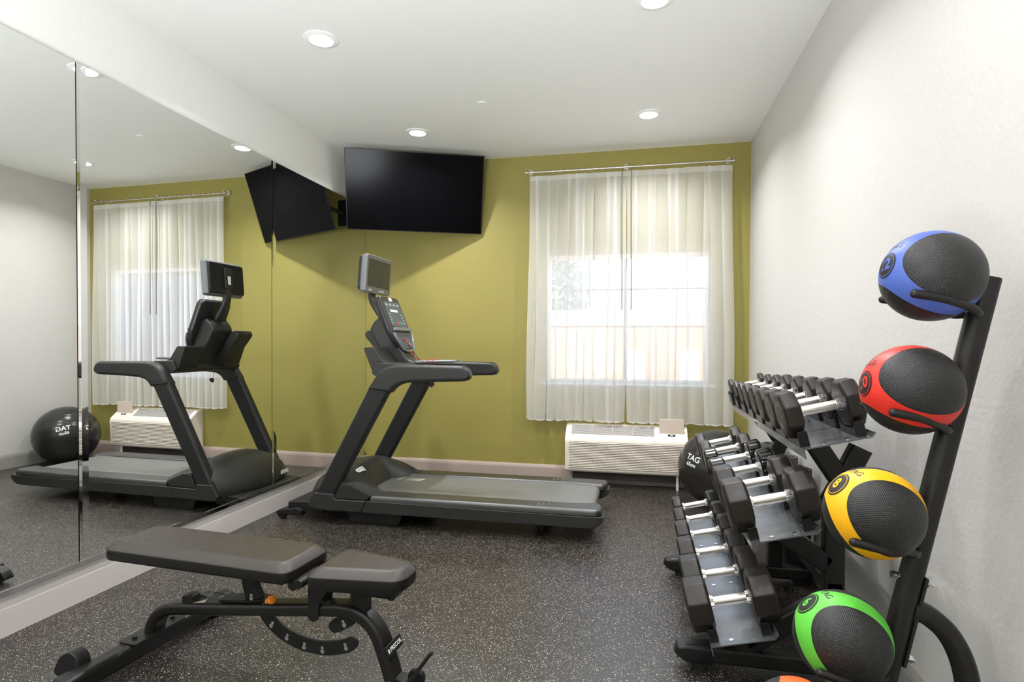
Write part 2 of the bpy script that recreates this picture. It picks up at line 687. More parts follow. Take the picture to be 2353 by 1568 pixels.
def disc_mesh(r0, r1, seg=40, rings=3):
    vs, fs = [], []
    for k in range(rings + 1):
        r = r0 + (r1 - r0) * k / rings
        for i in range(seg):
            vs.append(Vector((r * cos(2 * pi * i / seg), r * sin(2 * pi * i / seg), 0)))
    for k in range(rings):
        for i in range(seg):
            j = (i + 1) % seg
            fs.append((k * seg + i, k * seg + j, (k + 1) * seg + j, (k + 1) * seg + i))
    return vs, fs


def frame_map(c, ex, ey):
    c, ex, ey = Vector(c), Vector(ex).normalized(), Vector(ey).normalized()
    return lambda v: c + ex * v.x + ey * v.y


def struct(mb, name, mat, **kw):
    return tag(mb.build(name, mat, **kw), kind='structure')


# ------------------------------------------------------------------ room shell
T = 0.12
struct(MB().box(XL - T, XR + T, YR - T, YB + T, -0.1, 0), 'floor', 'floor')
struct(MB().box(XL - T, XR + T, YR - T, YB + T, ZC, ZC + 0.1), 'ceiling', 'ceiling')
struct(MB().box(XL - T, XL, YR - T, YB, 0, ZC), 'wall_left', 'white_paint')
struct(MB().box(XR, XR + T, YR - T, YB, 0, ZC), 'wall_right', 'white_wall')
struct(MB().box(XL, XR, YR - T, YR, 0, ZC), 'wall_rear', 'white_paint')
WX0, WX1, WZ0, WZ1 = -0.835, 0.645, 0.925, 2.115
mb = MB()
mb.box(XL - T, WX0, YB, YB + T, 0, ZC).box(WX1, XR + T, YB, YB + T, 0, ZC)
mb.box(WX0, WX1, YB, YB + T, 0, WZ0).box(WX0, WX1, YB, YB + T, WZ1, ZC)
struct(mb, 'wall_back', 'green')


def skirting(name, mat, a, b, nrm, h=0.145):
    """baseboard with a moulded top from a to b; nrm points into the room"""
    prof = [(0, 0), (0.017, 0), (0.017, h - 0.034), (0.014, h - 0.029), (0.0135, h - 0.022), (0.0115, h - 0.014), (0.007, h - 0.006), (0.005, h), (0, h)]
    a, b, nrm = Vector(a), Vector(b), Vector(nrm)
    mb = MB().loft([[p + nrm * x + Vector((0, 0, z)) for x, z in prof] for p in (a, b)])
    return struct(mb, name, mat)


skirting('baseboard_left', 'skirting_left', (XL, YR, 0), (XL, YB, 0), (1, 0, 0), 0.151)
skirting('baseboard_back', 'skirting', (XL + 0.017, YB, 0), (XR, YB, 0), (0, -1, 0))
skirting('baseboard_right', 'skirting_right', (XR, YR, 0), (XR, YB, 0), (-1, 0, 0))

# aluminium channel the mirrors stand in
mb = MB()
mb.prism([(XL, 0.180), (XM + 0.005, 0.180), (XM + 0.005, 0.206), (XM + 0.002, 0.206), (XM + 0.002, 0.200), (XL, 0.200)], YR + 0.3, YB - 0.001)
struct(mb, 'trim_1', 'chrome')

# window
win = tag(empty('window_1', (0, YB, 0)), kind='structure')
mb = MB()
fw = 0.045
for (x0, x1, z0, z1) in ((WX0, WX0 + fw, WZ0, WZ1), (WX1 - fw, WX1, WZ0, WZ1), (WX0 + fw, WX1 - fw, WZ1 - fw, WZ1), (WX0 + fw, WX1 - fw, WZ0, WZ0 + 0.03)):
    mb.box(x0, x1, YB + 0.035, YB + 0.095, z0, z1)
mb.build('window_frame', 'vinyl_white', win, (0, YB, 0), bevel=0.003)
mb = MB()
mb.box(WX0 + fw, WX1 - fw, YB + 0.055, YB + 0.07, 1.780, 1.793)
mb.box(-0.437, -0.425, YB + 0.055, YB + 0.07, 1.62, WZ1 - fw)
mb.box(-0.115, -0.085, YB + 0.045, YB + 0.08, WZ0 + 0.03, WZ1 - fw)
mb.build('muntin', 'wand', win, (0, YB, 0))
MB().box(WX0 + fw, WX1 - fw, YB + 0.0605, YB + 0.0645, WZ0 + 0.03, WZ1 - fw).build('window_pane', 'glass', win, (0, YB, 0))
MB().box(WX0 - 0.03, WX1 + 0.04, YB - 0.03, YB + 0.035, WZ0 - 0.022, WZ0).build('window_sill', 'vinyl_white', win, (0, YB, 0), bevel=0.004)

# ------------------------------------------------------------------ mirrors
seams = [0.755, 2.281, 3.806, 5.330]
mirror_labels = ['frameless wall mirror panel beside the weight bench, at the left edge of the photo',
                 'frameless wall mirror panel reflecting the treadmill and the curtained window',
                 'frameless wall mirror panel in the corner under the television']
for i in range(3):
    y0, y1 = seams[i] + 0.004, seams[i + 1] - 0.002
    z0, z1 = 0.201, 2.643
    root = empty('wall_mirror', (XM, (y0 + y1) / 2, z0))
    tag(root, mirror_labels[i], 'mirror', 'mirror panels on the left wall')
    bv = 0.05
    mb = MB()
    mb.box(XL + 0.001, XM - 0.0008, y0 + 0.0005, y1 - 0.0005, z0 + 0.0005, z1 - 0.0005)
    mb.build('mirror_backing', 'mirror_edge', root, root.location)
    mb = MB()
    V = [mb.bm.verts.new(p) for p in ((XM, y0 + bv, z0), (XM, y1, z0), (XM, y1, z1), (XM, y0 + bv, z1))]
    mb.face(V)
    mb.build('mirror_glass', 'mirror', root, root.location)
    mb = MB()
    V = [mb.bm.verts.new(p) for p in ((XM - 0.0006, y0, z0), (XM, y0 + bv, z0), (XM, y0 + bv, z1), (XM - 0.0006, y0, z1))]
    W = [mb.bm.verts.new((XM - 0.0003, y0 + 0.016, z)) for z in (z0, z1)]
    mb.face((V[0], W[0], W[1], V[3]))
    mb.face((W[0], V[1], V[2], W[1]))
    be = mb.build('bevelled_edge', ['mirror_bevel', 'mirror_bevel_outer'], root, root.location)
    be.data.polygons[0].material_index = 1

# ------------------------------------------------------------------ ceiling fixtures
names = ['round recessed ceiling downlight above the bench side of the mirrors', 'round recessed ceiling downlight just in front of the television',
         'round recessed ceiling downlight cut off by the top edge of the photo', 'round recessed ceiling downlight in front of the curtained window']
for (lx, ly), lb in zip(LIGHT_XY, names):
    root = tag(empty('recessed_light', (lx, ly, ZC)), lb, 'ceiling light', 'recessed downlights')
    MB().rev([(0.068, -0.002), (0.068, -0.010), (0.074, -0.010), (0.098, -0.004), (0.100, 0.001), (0.068, 0.001)], (0, 0, 0), (0, 0, 1), 48, caps=(False, False)).build('trim_ring', 'lamp_trim', root, sharp=50)
    MB().rev([(0.0005, -0.010), (0.035, -0.0095), (0.067, -0.007), (0.067, -0.001)], (0, 0, 0), (0, 0, 1), 48).build('lamp_lens', 'lens', root)
tag(MB().rev([(0.001, -0.006), (0.034, -0.006), (0.038, -0.004), (0.038, 0.001)], (-1.119, 4.092, ZC), (0, 0, 1), 40).build('sprinkler_cover', 'lamp_trim', origin=(-1.119, 4.092, ZC), loc=(-1.119, 4.092, ZC)),
    'small white sprinkler cover plate set flush in the ceiling', 'sprinkler cover')

# ------------------------------------------------------------------ television
tvc = Vector((-1.985, 4.957, 2.662))
ta, tt = 0.392, 0.331
te = Vector((cos(ta), sin(ta), 0))
tn = Vector((sin(ta) * cos(tt), -cos(ta) * cos(tt), -sin(tt)))
tu = te.cross(tn) * -1
tv = tag(empty('television', tvc), 'large black flat television tilted down from the corner near the ceiling', 'television')
o = MB().obox(-tn * 0.009, te, tn, tu, 0.62, 0.008, 0.355).build('bezel', 'black_plastic', tv, bevel=0.003)
MB().obox(tn * 0.0005, te, tn, tu, 0.613, 0.0012, 0.348).build('screen', 'black_gloss', tv)
MB().obox(-tn * 0.03 - tu * 0.06, te, tn, tu, 0.36, 0.013, 0.22).build('rear_housing', 'black_plastic', tv, bevel=0.01)
mb = MB()
mb.obox(-tn * 0.05, te, tn, tu, 0.20, 0.007, 0.16)
ctr = Vector((0, 0, 0)) - tn * 0.055
corner = Vector((XL + 0.30, YB - 0.012, 2.60)) - tvc
mid = (ctr + corner) / 2 + Vector((0.05, 0.02, 0.05))
mb.tube([ctr, mid, corner], 0.02)
mb.box(corner.x - 0.05, corner.x + 0.05, corner.y, corner.y + 0.011, corner.z - 0.13, corner.z + 0.13)
mb.build('wall_mount', 'bracket', tv)

# ------------------------------------------------------------------ curtains and rod
ROD_Z, ROD_Y = 2.865, 5.238
rod = tag(empty('curtain_rod', (-0.1, ROD_Y, ROD_Z)), 'thin satin metal curtain rod above the window', 'curtain rod')
mb = MB().cyl((-0.9, 0, 0), (0.9, 0, 0), 0.008)
for s in (-1, 1):
    mb.cyl((0.9 * s, 0, 0), (0.915 * s, 0, 0), 0.013)
mb.build('rod', 'nickel', rod, sharp=50)
for bx in (-0.873, 0.001, 0.874):
    mb = MB()
    mb.cyl((bx, 0.012, 0.022), (bx, YB - ROD_Y, 0.022), 0.006)
    mb.cyl((bx, YB - ROD_Y - 0.012, 0.022), (bx, YB - ROD_Y, 0.022), 0.024)
    mb.ball((bx, 0.006, 0.022), 0.0125, 16, 10)
    mb.cyl((bx, 0.006, 0.01), (bx, 0.006, -0.004), 0.005, 10)
    mb.build('bracket', 'nickel', rod, sharp=50)


def curtain(x0, x1, zb, phase, label, wand_x):
    H = 2.832 - zb
    root = tag(empty('sheer_curtain', ((x0 + x1) / 2, ROD_Y, zb)), label, 'curtain', 'white sheer curtains')
    nx, nz = 420, 26
    rnd = random.Random(phase)
    folds = 10
    cuts = sorted([0] + [(i + rnd.uniform(-0.34, 0.34)) / folds for i in range(1, folds)] + [1])
    amps = [rnd.uniform(0.6, 1.25) for _ in range(folds)]
    mb = MB()
    bm = mb.bm
    grid = []
    for j in range(nz + 1):
        v = j / nz                                  # 0 at the hem, 1 at the head
        row = []
        for i in range(nx + 1):
            s = i / nx
            k = max(q for q in range(folds) if cuts[q] <= s + 1e-9)
            w = (s - cuts[k]) / max(1e-6, cuts[k + 1] - cuts[k])
            ph = 2 * pi * w
            A = 0.024 * amps[k] * (0.75 + 0.35 * (1 - v))
            yy = A * cos(ph) + 0.006 * sin(9 * s + 3 * v + phase)
            xx = x0 + (x1 - x0) * s
            # overlapping pleats: push sideways along the fold, calmer near the hem
            xx -= 0.027 * amps[k] * sin(ph) * (0.62 + 0.38 * v) + 0.008 * sin(6 * v + k * 1.7)
            flare = (1 - v) * 0.028
            xx += s * flare if x0 > -0.5 else -(1 - s) * flare
            xx += (0.012 if x0 > -0.5 else -0.008) * (1 - v) ** 2 * max(0.0, 1 - abs(s - (0 if x0 > -0.5 else 1)) * 6)
            zz = v * H + (0.006 * sin(ph + k) if j == 0 else 0) + (0.006 * cos(ph) * v if j == nz else 0)
            row.append(bm.verts.new((xx - (x0 + x1) / 2, yy, zz)))
        grid.append(row)
    for j in range(nz):
        for i in range(nx):
            bm.faces.new((grid[j][i], grid[j][i + 1], grid[j + 1][i + 1], grid[j + 1][i]))
    mb.build('sheer_fabric', 'sheer', root, sharp=180)
    w = wand_x - (x0 + x1) / 2
    mb = MB().cyl((w, -0.045, H - 0.02), (w + 0.005, -0.045, 1.587 - zb), 0.0042, 10)
    mb.cyl((w, -0.045, H - 0.02), (w, 0.0, H + 0.02), 0.002, 6)
    mb.build('pull_wand', 'wand', root)
    for i in range(14):
        mb = MB()
        gx = (i + 0.5) / 14 * (x1 - x0) - (x1 - x0) / 2
        mb.rev([(0.011, -0.002), (0.014, -0.002), (0.014, 0.002), (0.011, 0.002), (0.011, -0.002)], (gx, 0, ROD_Z - zb), (1, 0, 0), 16, caps=(False, False))
        mb.build('ring', 'nickel', root)


curtain(-0.972, -0.092, 0.578, 3, 'white sheer curtain panel covering the left half of the window', -0.133)
curtain(-0.090, 0.800, 0.576, 8, 'white sheer curtain panel covering the right half of the window, towards the white wall', -0.052)

# ------------------------------------------------------------------ air conditioner
ac = tag(empty('air_conditioner', (-0.09, YB, 0.1)), 'cream through-wall air conditioner with slatted front below the curtains', 'air conditioner')
AO = ac.location
ax0, ax1 = -0.622, 0.442
prof = fillet([(YB, 0.548), (5.262, 0.548), (5.165, 0.478), (5.118, 0.440), (5.112, 0.404), (5.126, 0.150), (5.150, 0.132), (YB, 0.132)], [0, 0.02, 0.02, 0.02, 0.01, 0.015, 0.01, 0])
MB().loft([[(x, y, z) for y, z in prof] for x in (ax0, ax1)]).build('cabinet', 'ac', ac, AO, bevel=0.006)
mb = MB()
mb.obox((-0.09, 5.1178, 0.292), (1, 0, 0), (0, cos(0.055), sin(0.055)), (0, -sin(0.055), cos(0.055)), 0.497, 0.0016, 0.118)
mb.build('coil_recess', 'ac_dark', ac, AO)
mb = MB()
for i in range(16):
    z = 0.180 + i * 0.01487
    y = 5.1105 + (0.404 - z) * 0.055
    mb.obox((-0.09, y, z), (1, 0, 0), (0, cos(0.45), sin(0.45)), (0, -sin(0.45), cos(0.45)), 0.499, 0.0075, 0.0040)
for x in (-0.36, -0.09, 0.18):
    mb.box(x - 0.0015, x + 0.0015, 5.114, 5.126, 0.176, 0.300)
mb.build('front_grille', 'ac', ac, AO, bevel=0.001)
# sloping top: vent and control panel
sd = Vector((0, 5.118 - 5.262, 0.440 - 0.548)).normalized()
sn = Vector((0, sd.z, -sd.y)).normalized()
if sn.z < 0:
    sn = -sn


def on_slope(x, d, lift=0.0):
    return Vector((x, 5.262, 0.548)) + sd * d + sn * lift


mb = MB()
mb.obox(on_slope(-0.205, 0.072, -0.001), (1, 0, 0), sd, sn, 0.362, 0.055, 0.004)
mb.build('vent_recess', 'ac_dark', ac, AO)
mb = MB()
for i in range(9):
    mb.obox(on_slope(-0.205, 0.022 + i * 0.0125, 0.004), (1, 0, 0), sd, sn, 0.360, 0.0042, 0.003)
for x in (-0.567, -0.385, -0.205, -0.025, 0.157):
    mb.obox(on_slope(x, 0.072, 0.004), (1, 0, 0), sd, sn, 0.003, 0.056, 0.004)
mb.build('top_vent', 'ac_vent', ac, AO)
MB().obox(on_slope(0.305, 0.085, 0.001), (1, 0, 0), sd, sn, 0.104, 0.06, 0.003).build('control_panel', 'ac', ac, AO, bevel=0.002)
MB().obox(on_slope(0.306, 0.112, 0.004), (1, 0, 0), sd, sn, 0.031, 0.012, 0.002).build('readout', 'display', ac, AO)
MB().obox(on_slope(0.306, 0.112, 0.0063), (1, 0, 0), sd, sn, 0.010, 0.005, 0.0004).build('readout_digits', 'led', ac, AO)
MB().obox((0.306, 5.186, 0.560), (1, 0, 0), (0, cos(0.05), sin(0.05)), (0, -sin(0.05), cos(0.05)), 0.104, 0.004, 0.066).build('raised_flap', 'ac_lid', ac, AO, bevel=0.003)
mb = MB().box(-0.56, 0.38, 5.20, YB - 0.019, 0.06, 0.132)
mb.build('wall_sleeve', 'ac_dark', ac, AO)
MB().cyl((0.36, 5.19, 0.0), (0.36, 5.19, 0.133), 0.012).build('levelling_leg', 'vinyl_white', ac, AO)

# ------------------------------------------------------------------ treadmill
tm = tag(empty('treadmill', (-1.25, 4.10, 0)), 'charcoal treadmill with a small screen on its console, standing by the mirrors', 'treadmill')
TO = tm.location
YN, YF = 3.665, 4.535


def both(fn):
    """build a part on the near side and mirrored on the far side"""
    fn(lambda y: YN + y)
    fn(lambda y: YF - y)


def skirt(Y):
    w = [(-1.870, 0.098), (-0.30, 0.100), (-0.245, 0.108), (-0.205, 0.140), (-0.192, 0.172), (-0.192, 0.178), (-0.33, 0.176), (-1.832, 0.182)]
    mb = MB().prism(fillet(w, [0, 0.03, 0.03, 0.02, 0, 0, 0, 0]), Y(0), Y(0.155))
    mb.build('side_skirt', 'tm_body', tm, TO, bevel=0.012, seg=3)


def foot_rail(Y):
    # top outline widens and rounds at the rear end
    out = [(-1.80, 0.004), (-0.30, 0.004), (-0.235, 0.010), (-0.207, 0.040), (-0.210, 0.130), (-0.235, 0.185), (-0.27, 0.190), (-0.315, 0.175), (-0.39, 0.160), (-1.80, 0.160)]
    pts = fillet(out, [0, 0.03, 0.03, 0.04, 0.03, 0.02, 0.01, 0.03, 0.03, 0])
    rings = []
    for d, z in ((0, 0.181), (0, 0.200), (0.004, 0.212), (0.012, 0.2195), (0.016, 0.2205)):
        rings.append([(x, Y(y), z) for x, y in inset(pts, d)])
    mb = MB().loft(rings)
    mb.build('foot_rail', 'tm_rail', tm, TO)
    mb = MB()
    for k, x in enumerate((-0.63, -0.60, -0.565)):
        for a, b in (((x, 0.05), (x + 0.008, 0.115)), ((x - 0.02, 0.05), (x, 0.054))):
            mb.box(a[0], b[0], min(Y(a[1]), Y(b[1])), max(Y(a[1]), Y(b[1])), 0.2203, 0.2212)
    mb.build('rail_mark', 'mat_grey', tm, TO)


def boot(Y):
    w = [(-2.285, 0.125), (-2.232, 0.221), (-2.084, 0.217), (-2.072, 0.181), (-1.834, 0.183), (-1.872, 0.098), (-2.225, 0.098), (-2.268, 0.108)]
    MB().prism(fillet(w, [0.02, 0, 0, 0.015, 0, 0.01, 0.02, 0.02]), Y(-0.003), Y(0.15)).build('base_boot', 'tm_body', tm, TO, bevel=0.010, seg=3)


def hood_side(Y):
    w = [(-2.075, 0.186), (-2.032, 0.280), (-2.00, 0.291), (-1.955, 0.288), (-1.857, 0.248), (-1.793, 0.221), (-1.832, 0.186)]
    MB().prism(w, Y(0.004), Y(0.05)).build('hood_side_panel', 'tm_body', tm, TO, bevel=0.004)


def upright(Y):
    a, b = Vector((-2.157, 0, 0.205)), Vector((-1.735, 0, 0.975))
    d = (b - a).normalized()
    hw = 0.075
    mb = MB()
    rings = []
    for t, k in ((a, 0.97), (b, 1.06)):
        # cut level so both ends sit flat
        rings.append([(t.x + px, Y(0.042 + py), t.z - px * 0.03) for px, py in rrect(2 * hw * k, 0.078, 0.022, 4)])
    mb.loft(rings)
    mb.build('upright', 'tm_post', tm, TO)


def handrail(Y):
    w = [(-1.822, 0.964), (-1.775, 1.040), (-1.733, 1.094), (-1.672, 1.128), (-1.60, 1.137), (-1.484, 1.137), (-1.128, 1.133), (-1.096, 1.109), (-1.080, 1.065), (-1.095, 1.038), (-1.128, 1.027), (-1.456, 1.017), (-1.560, 1.008), (-1.614, 0.985), (-1.655, 0.940)]
    p = fillet(w, [0, 0.04, 0.04, 0.04, 0.04, 0.04, 0.03, 0.02, 0.03, 0.02, 0.02, 0.06, 0.05, 0.04, 0])
    rings = []
    for d, y in ((0.024, -0.006), (0.010, -0.001), (0.002, 0.012), (0, 0.030), (0, 0.062), (0.004, 0.078), (0.014, 0.088), (0.024, 0.090)):
        rings.append([(x, Y(y), z) for x, z in inset(p, d)])
    MB().loft(rings).build('handrail', 'tm_body', tm, TO, sharp=60)


for fn in (skirt, foot_rail, boot, hood_side, upright, handrail):
    both(fn)

# running deck and belt
mb = MB()
belt_w = [(-1.95, 0.196), (-1.95, 0.207), (-0.30, 0.207)] + [(-0.30 + 0.040 * sin(a), 0.167 + 0.040 * cos(a)) for a in [radians(20 * k) for k in range(1, 9)]] + [(-0.31, 0.127), (-1.95, 0.127)]
mb.prism(belt_w, 3.826, 4.374)
mb.build('running_belt', 'belt', tm, TO)
MB().box(-1.95, -0.36, 3.83, 4.37, 0.085, 0.124).build('deck_frame', 'tm_dark', tm, TO)
mb = MB().cyl((-0.300, 3.805, 0.167), (-0.300, 4.395, 0.167), 0.034)
mb.build('rear_roller', 'black_plastic', tm, TO)

# motor hood, domed across the deck with horns over the foot rails
def hood_shape(y):
    """(dome 0..1, rear tip x, peak z, rear tip z) of the hood's section at y"""
    e = abs(2 * (y - YN - 0.02) / (YF - YN - 0.04) - 1)
    c = 1 - e ** 2.6
    tip = -1.900
    if e > 0.38:
        tip += 0.185 * ((e - 0.38) / 0.62) ** 0.7
    if e > 0.80:
        tip = -1.715 - (e - 0.80) / 0.20 * 0.075
    return c, tip, 0.291 + 0.092 * c, 0.211 if e < 0.80 else 0.2215


def hood_surface(x, y):
    c, tip, zp, zt = hood_shape(y)
    if x > -2.03:
        q = min(1, (x + 2.03) / (tip + 2.03))
        return zp + 0.002 + (zt - zp - 0.002) * q ** 1.55
    zs = [(-2.235 - 0.10 * c, 0.235 + 0.045 * c), (-2.16 - 0.06 * c, 0.280 + 0.08 * c), (-2.085, zp), (-2.03, zp + 0.002)]
    for (xa, za), (xb, zb) in zip(zs[:-1], zs[1:]):
        if xa <= x <= xb:
            return za + (zb - za) * (x - xa) / (xb - xa)
    return zs[0][1]


hood = []
for k in range(37):
    y = YN + 0.02 + k / 36 * (YF - YN - 0.04)
    c, tip, zp, zt = hood_shape(y)
    ring = [(-2.250 - 0.13 * c, y, 0.09), (-2.275 - 0.125 * c, y, 0.16), (-2.235 - 0.10 * c, y, 0.235 + 0.045 * c), (-2.16 - 0.06 * c, y, 0.280 + 0.080 * c), (-2.085, y, zp)]
    for q in (0, 0.1, 0.2, 0.3, 0.4, 0.5, 0.6, 0.7, 0.8, 0.9, 1.0):
        x = -2.03 + (tip + 2.03) * q
        ring.append((x, y, hood_surface(x + 1e-7, y)))
    ring.append((tip - 0.012, y, zt - (0.012 if zt < 0.215 else 0.004)))
    ring.append((-2.00, y, 0.19))
    ring.append((-2.04, y, 0.09))
    hood.append(ring)
MB().loft(hood).build('motor_hood', 'tm_body', tm, TO, sharp=50)

badge_c = (-1.980, 3.884)
vs = [Vector((p[0], p[1], 0)) for p in rrect(0.118, 0.038, 0.018, 5)]
bd = Vector((0.012, 0.200)).normalized()
bn = Vector((-bd.y, bd.x))


def badge_map(lift):
    def f(v):
        x = badge_c[0] + bd.x * v.x + bn.x * v.y
        y = badge_c[1] + bd.y * v.x + bn.y * v.y
        return Vector((x, y, hood_surface(x, y) + lift))
    return f


mb = MB()
cap = [Vector((a, b, 0)) for a in [i * 0.0118 - 0.059 for i in range(11)] for b in (-0.018, -0.006, 0.006, 0.018)]
fs = []
for i in range(10):
    for j in range(3):
        fs.append((i * 4 + j, i * 4 + j + 1, (i + 1) * 4 + j + 1, (i + 1) * 4 + j))
for v in cap:
    v.x *= 1 - 0.12 * (abs(v.y) / 0.018) ** 2
add_mapped(mb, cap, fs, badge_map(0.004))
bg = mb.build('brand_badge', 'white_print', tm, TO)
vs, fs = text_mesh('PRECOR', 0.024)
mb = MB()
add_mapped(mb, vs, fs, badge_map(0.006))
mb.build('badge_lettering', 'grey_print', bg)
for ch in bg.children:
    for v in ch.data.vertices:
        v.co -= TO

# white dashes printed across the belt's front
mb = MB()
for k, xx in enumerate((-1.83, -1.765, -1.735, -1.712, -1.694, -1.680, -1.668, -1.657)):
    yy = 4.20
    vs = [(xx, yy, 0.2078), (xx + 0.007, yy, 0.2078), (xx + 0.035, yy + 0.075, 0.2078), (xx + 0.028, yy + 0.075, 0.2078)]
    mb.face([mb.bm.verts.new(p) for p in vs])
mb.build('belt_print', 'white_print', tm, TO)
# lift housing, front step and wheels
MB().prism(fillet([(-2.02, 0.10), (-1.99, 0.0), (-1.62, 0.0), (-1.585, 0.10)], [0, 0.015, 0.03, 0]), 3.735, 4.465).build('lift_frame', 'tm_dark', tm, TO, bevel=0.006)
mb = MB().prism([(-2.49, 0.040), (-2.49, 0.118), (-2.31, 0.128), (-2.24, 0.20), (-2.20, 0.20), (-2.20, 0.05)], 3.74, 4.46)
mb.build('front_step', 'tm_dark', tm, TO, bevel=0.008)
for y in (3.735, 4.465):
    s = 1 if y < 4 else -1
    mb = MB().prism([(-2.565, 0.035), (-2.555, 0.060), (-2.40, 0.084), (-2.36, 0.07), (-2.36, 0.03)], y - 0.035, y + 0.035)
    mb.build('wheel_bracket', 'tm_dark', tm, TO, bevel=0.004)
    MB().cyl((-2.525, y - 0.025, 0.030), (-2.525, y + 0.025, 0.030), 0.030, 24).build('transport_wheel', 'black_plastic', tm, TO, bevel=0.004)
for y in (3.93, 4.27):
    MB().cyl((-0.66, y - 0.02, 0.032), (-0.66, y + 0.02, 0.032), 0.032, 24).build('support_wheel', 'black_plastic', tm, TO, bevel=0.005)
    MB().prism([(-0.72, 0.10), (-0.68, 0.03), (-0.64, 0.03), (-0.60, 0.10)], y + 0.022, y + 0.032).build('wheel_fork', 'tm_dark', tm, TO)
MB().box(-2.3855, -2.380, 4.30, 4.40, 0.17, 0.20).build('warning_sticker', 'white_print', tm, TO)

# console: cross member, cup-holder wings, neck, panel, screen
mb = MB()
mb.prism(fillet([(-1.83, 1.070), (-1.80, 1.145), (-1.60, 1.138), (-1.585, 1.10), (-1.64, 1.050), (-1.78, 1.040)], 0.02), 3.735, 4.465)
mb.build('cross_member', 'tm_body', tm, TO, bevel=0.008)
for (ya, yb) in ((3.757, 3.955), (4.245, 4.443)):
    w = fillet([(-1.90, 1.250), (-1.822, 1.257), (-1.785, 1.205), (-1.745, 1.152), (-1.705, 1.139), (-1.585, 1.135), (-1.585, 1.09), (-1.80, 1.050), (-1.835, 1.09)], [0.01, 0.02, 0.03, 0.03, 0.02, 0.02, 0.02, 0.02, 0.03])
    wing = MB().prism(w, ya, yb).build('cup_holder', 'tm_body', tm, TO, bevel=0.014, seg=3)
    ym = (ya + yb) / 2
    MB().rev([(0.036, 0), (0.041, 0.0), (0.041, 0.004), (0.036, 0.004), (0.036, 0)], (-1.655, ym, 1.1345), (0, 0, 1), 28, caps=(False, False)).build('cup_rim', 'silver', wing, TO)
mb = MB()
w = [(-1.965, 1.385), (-1.935, 1.440), (-1.885, 1.485), (-1.80, 1.44), (-1.72, 1.26), (-1.665, 1.165), (-1.60, 1.145), (-1.60, 1.10), (-1.80, 1.08), (-1.865, 1.20)]
mb.prism(fillet(w, [0.02, 0.02, 0.02, 0.03, 0.05, 0.05, 0.02, 0.02, 0.03, 0.04]), 3.985, 4.215)
mb.build('console_neck', 'tm_body', tm, TO, bevel=0.02, seg=3)
mb = MB().prism(fillet([(-2.085, 1.345), (-2.060, 1.385), (-2.01, 1.375), (-1.86, 1.165), (-1.80, 1.13), (-1.86, 1.10), (-1.92, 1.15)], [0.02, 0.02, 0.02, 0.04, 0.02, 0.02, 0.05]), 4.14, 4.32)
mb.build('tray_back', 'tm_body', tm, TO, bevel=0.012, seg=3)

# panel: tilted slab with a rounded, narrower foot
pa, pb = Vector((-1.860, 4.10, 1.640)), Vector((-1.690, 4.10, 1.228))
pd = (pb - pa).normalized()                           # down the panel
pn = Vector((-pd.z, 0, pd.x)).normalized()           # outward face normal (towards the runner)
if pn.x < 0:
    pn = -pn
L = (pb - pa).length
outl = fillet([(-0.150, 0.0), (0.150, 0.0), (0.172, 0.03), (0.172, 0.28), (0.150, 0.37), (0.085, L), (-0.085, L), (-0.150, 0.37), (-0.172, 0.28), (-0.172, 0.03)], [0.02, 0.02, 0.02, 0.04, 0.06, 0.05, 0.05, 0.06, 0.04, 0.02])


def panel_pt(y, d, h):
    return Vector((pa.x, 4.10 + y, pa.z)) + pd * d + pn * h


rings = []
for d, h in ((0.012, -0.055), (0.002, -0.045), (0, -0.025), (0, -0.010), (0.004, -0.003), (0.012, 0.0)):
    rings.append([panel_pt(y, s, h) for y, s in inset(outl, d)])
panel = MB().loft(rings).build('console_panel', 'console', tm, TO, sharp=60)
mb = MB().loft([[panel_pt(y, s, h) for y, s in fillet([(-0.142, 0.045), (0.142, 0.045), (0.148, 0.25), (-0.148, 0.25)], 0.012)] for h in (-0.001, 0.0015)])
mb.build('keypad', 'console_face', panel, TO)
mb = MB().loft([[panel_pt(y, s, h) for y, s in fillet([(-0.135, 0.298), (0.135, 0.298), (0.130, 0.36), (0.075, L - 0.02), (-0.075, L - 0.02), (-0.130, 0.36)], 0.02)] for h in (-0.001, 0.0015)])
mb.build('lower_keypad', 'console_face', panel, TO)
mb = MB().loft([[panel_pt(y, s, h) for y, s in ((-0.075, 0.112), (0.055, 0.112), (0.055, 0.130), (-0.075, 0.130))] for h in (0.001, 0.0026)])
mb.build('led_readout', 'led', panel, TO)
MB().loft([[panel_pt(y, s, h) for y, s in rrect_pts] for rrect_pts, h in ((rrect(0.052, 0.030, 0.008), 0.0005), (rrect(0.048, 0.026, 0.008), 0.004))]).build('top_badge', 'white_print', panel, Vector(TO) - pd * 0.026)
for r in range(4):
    for c_ in range(4):
        y = -0.118 + c_ * 0.010 + (0.19 if c_ > 1 else 0)
        if c_ in (0, 3):
            MB().loft([[panel_pt(y + a, 0.150 + r * 0.024 + b, h) for a, b in rrect(0.024, 0.010, 0.003, 2)] for h in (0.001, 0.0024)]).build('key', 'grey_print', panel, TO)
for c_ in range(4):
    MB().loft([[panel_pt(-0.105 + c_ * 0.066 + a, 0.072 + b, h) for a, b in rrect(0.036, 0.018, 0.004, 2)] for h in (0.001, 0.0022)]).build('key', 'grey_print', panel, TO)
MB().loft([[panel_pt(-0.010 + a, 0.222 + b, h) for a, b in rrect(0.030, 0.022, 0.006, 3)] for h in (0.001, 0.003)]).build('stop_key', 'red_print', panel, TO)
MB().loft([[panel_pt(0.045 + a, 0.222 + b, h) for a, b in rrect(0.030, 0.022, 0.006, 3)] for h in (0.001, 0.003)]).build('start_key', 'green_print', panel, TO)
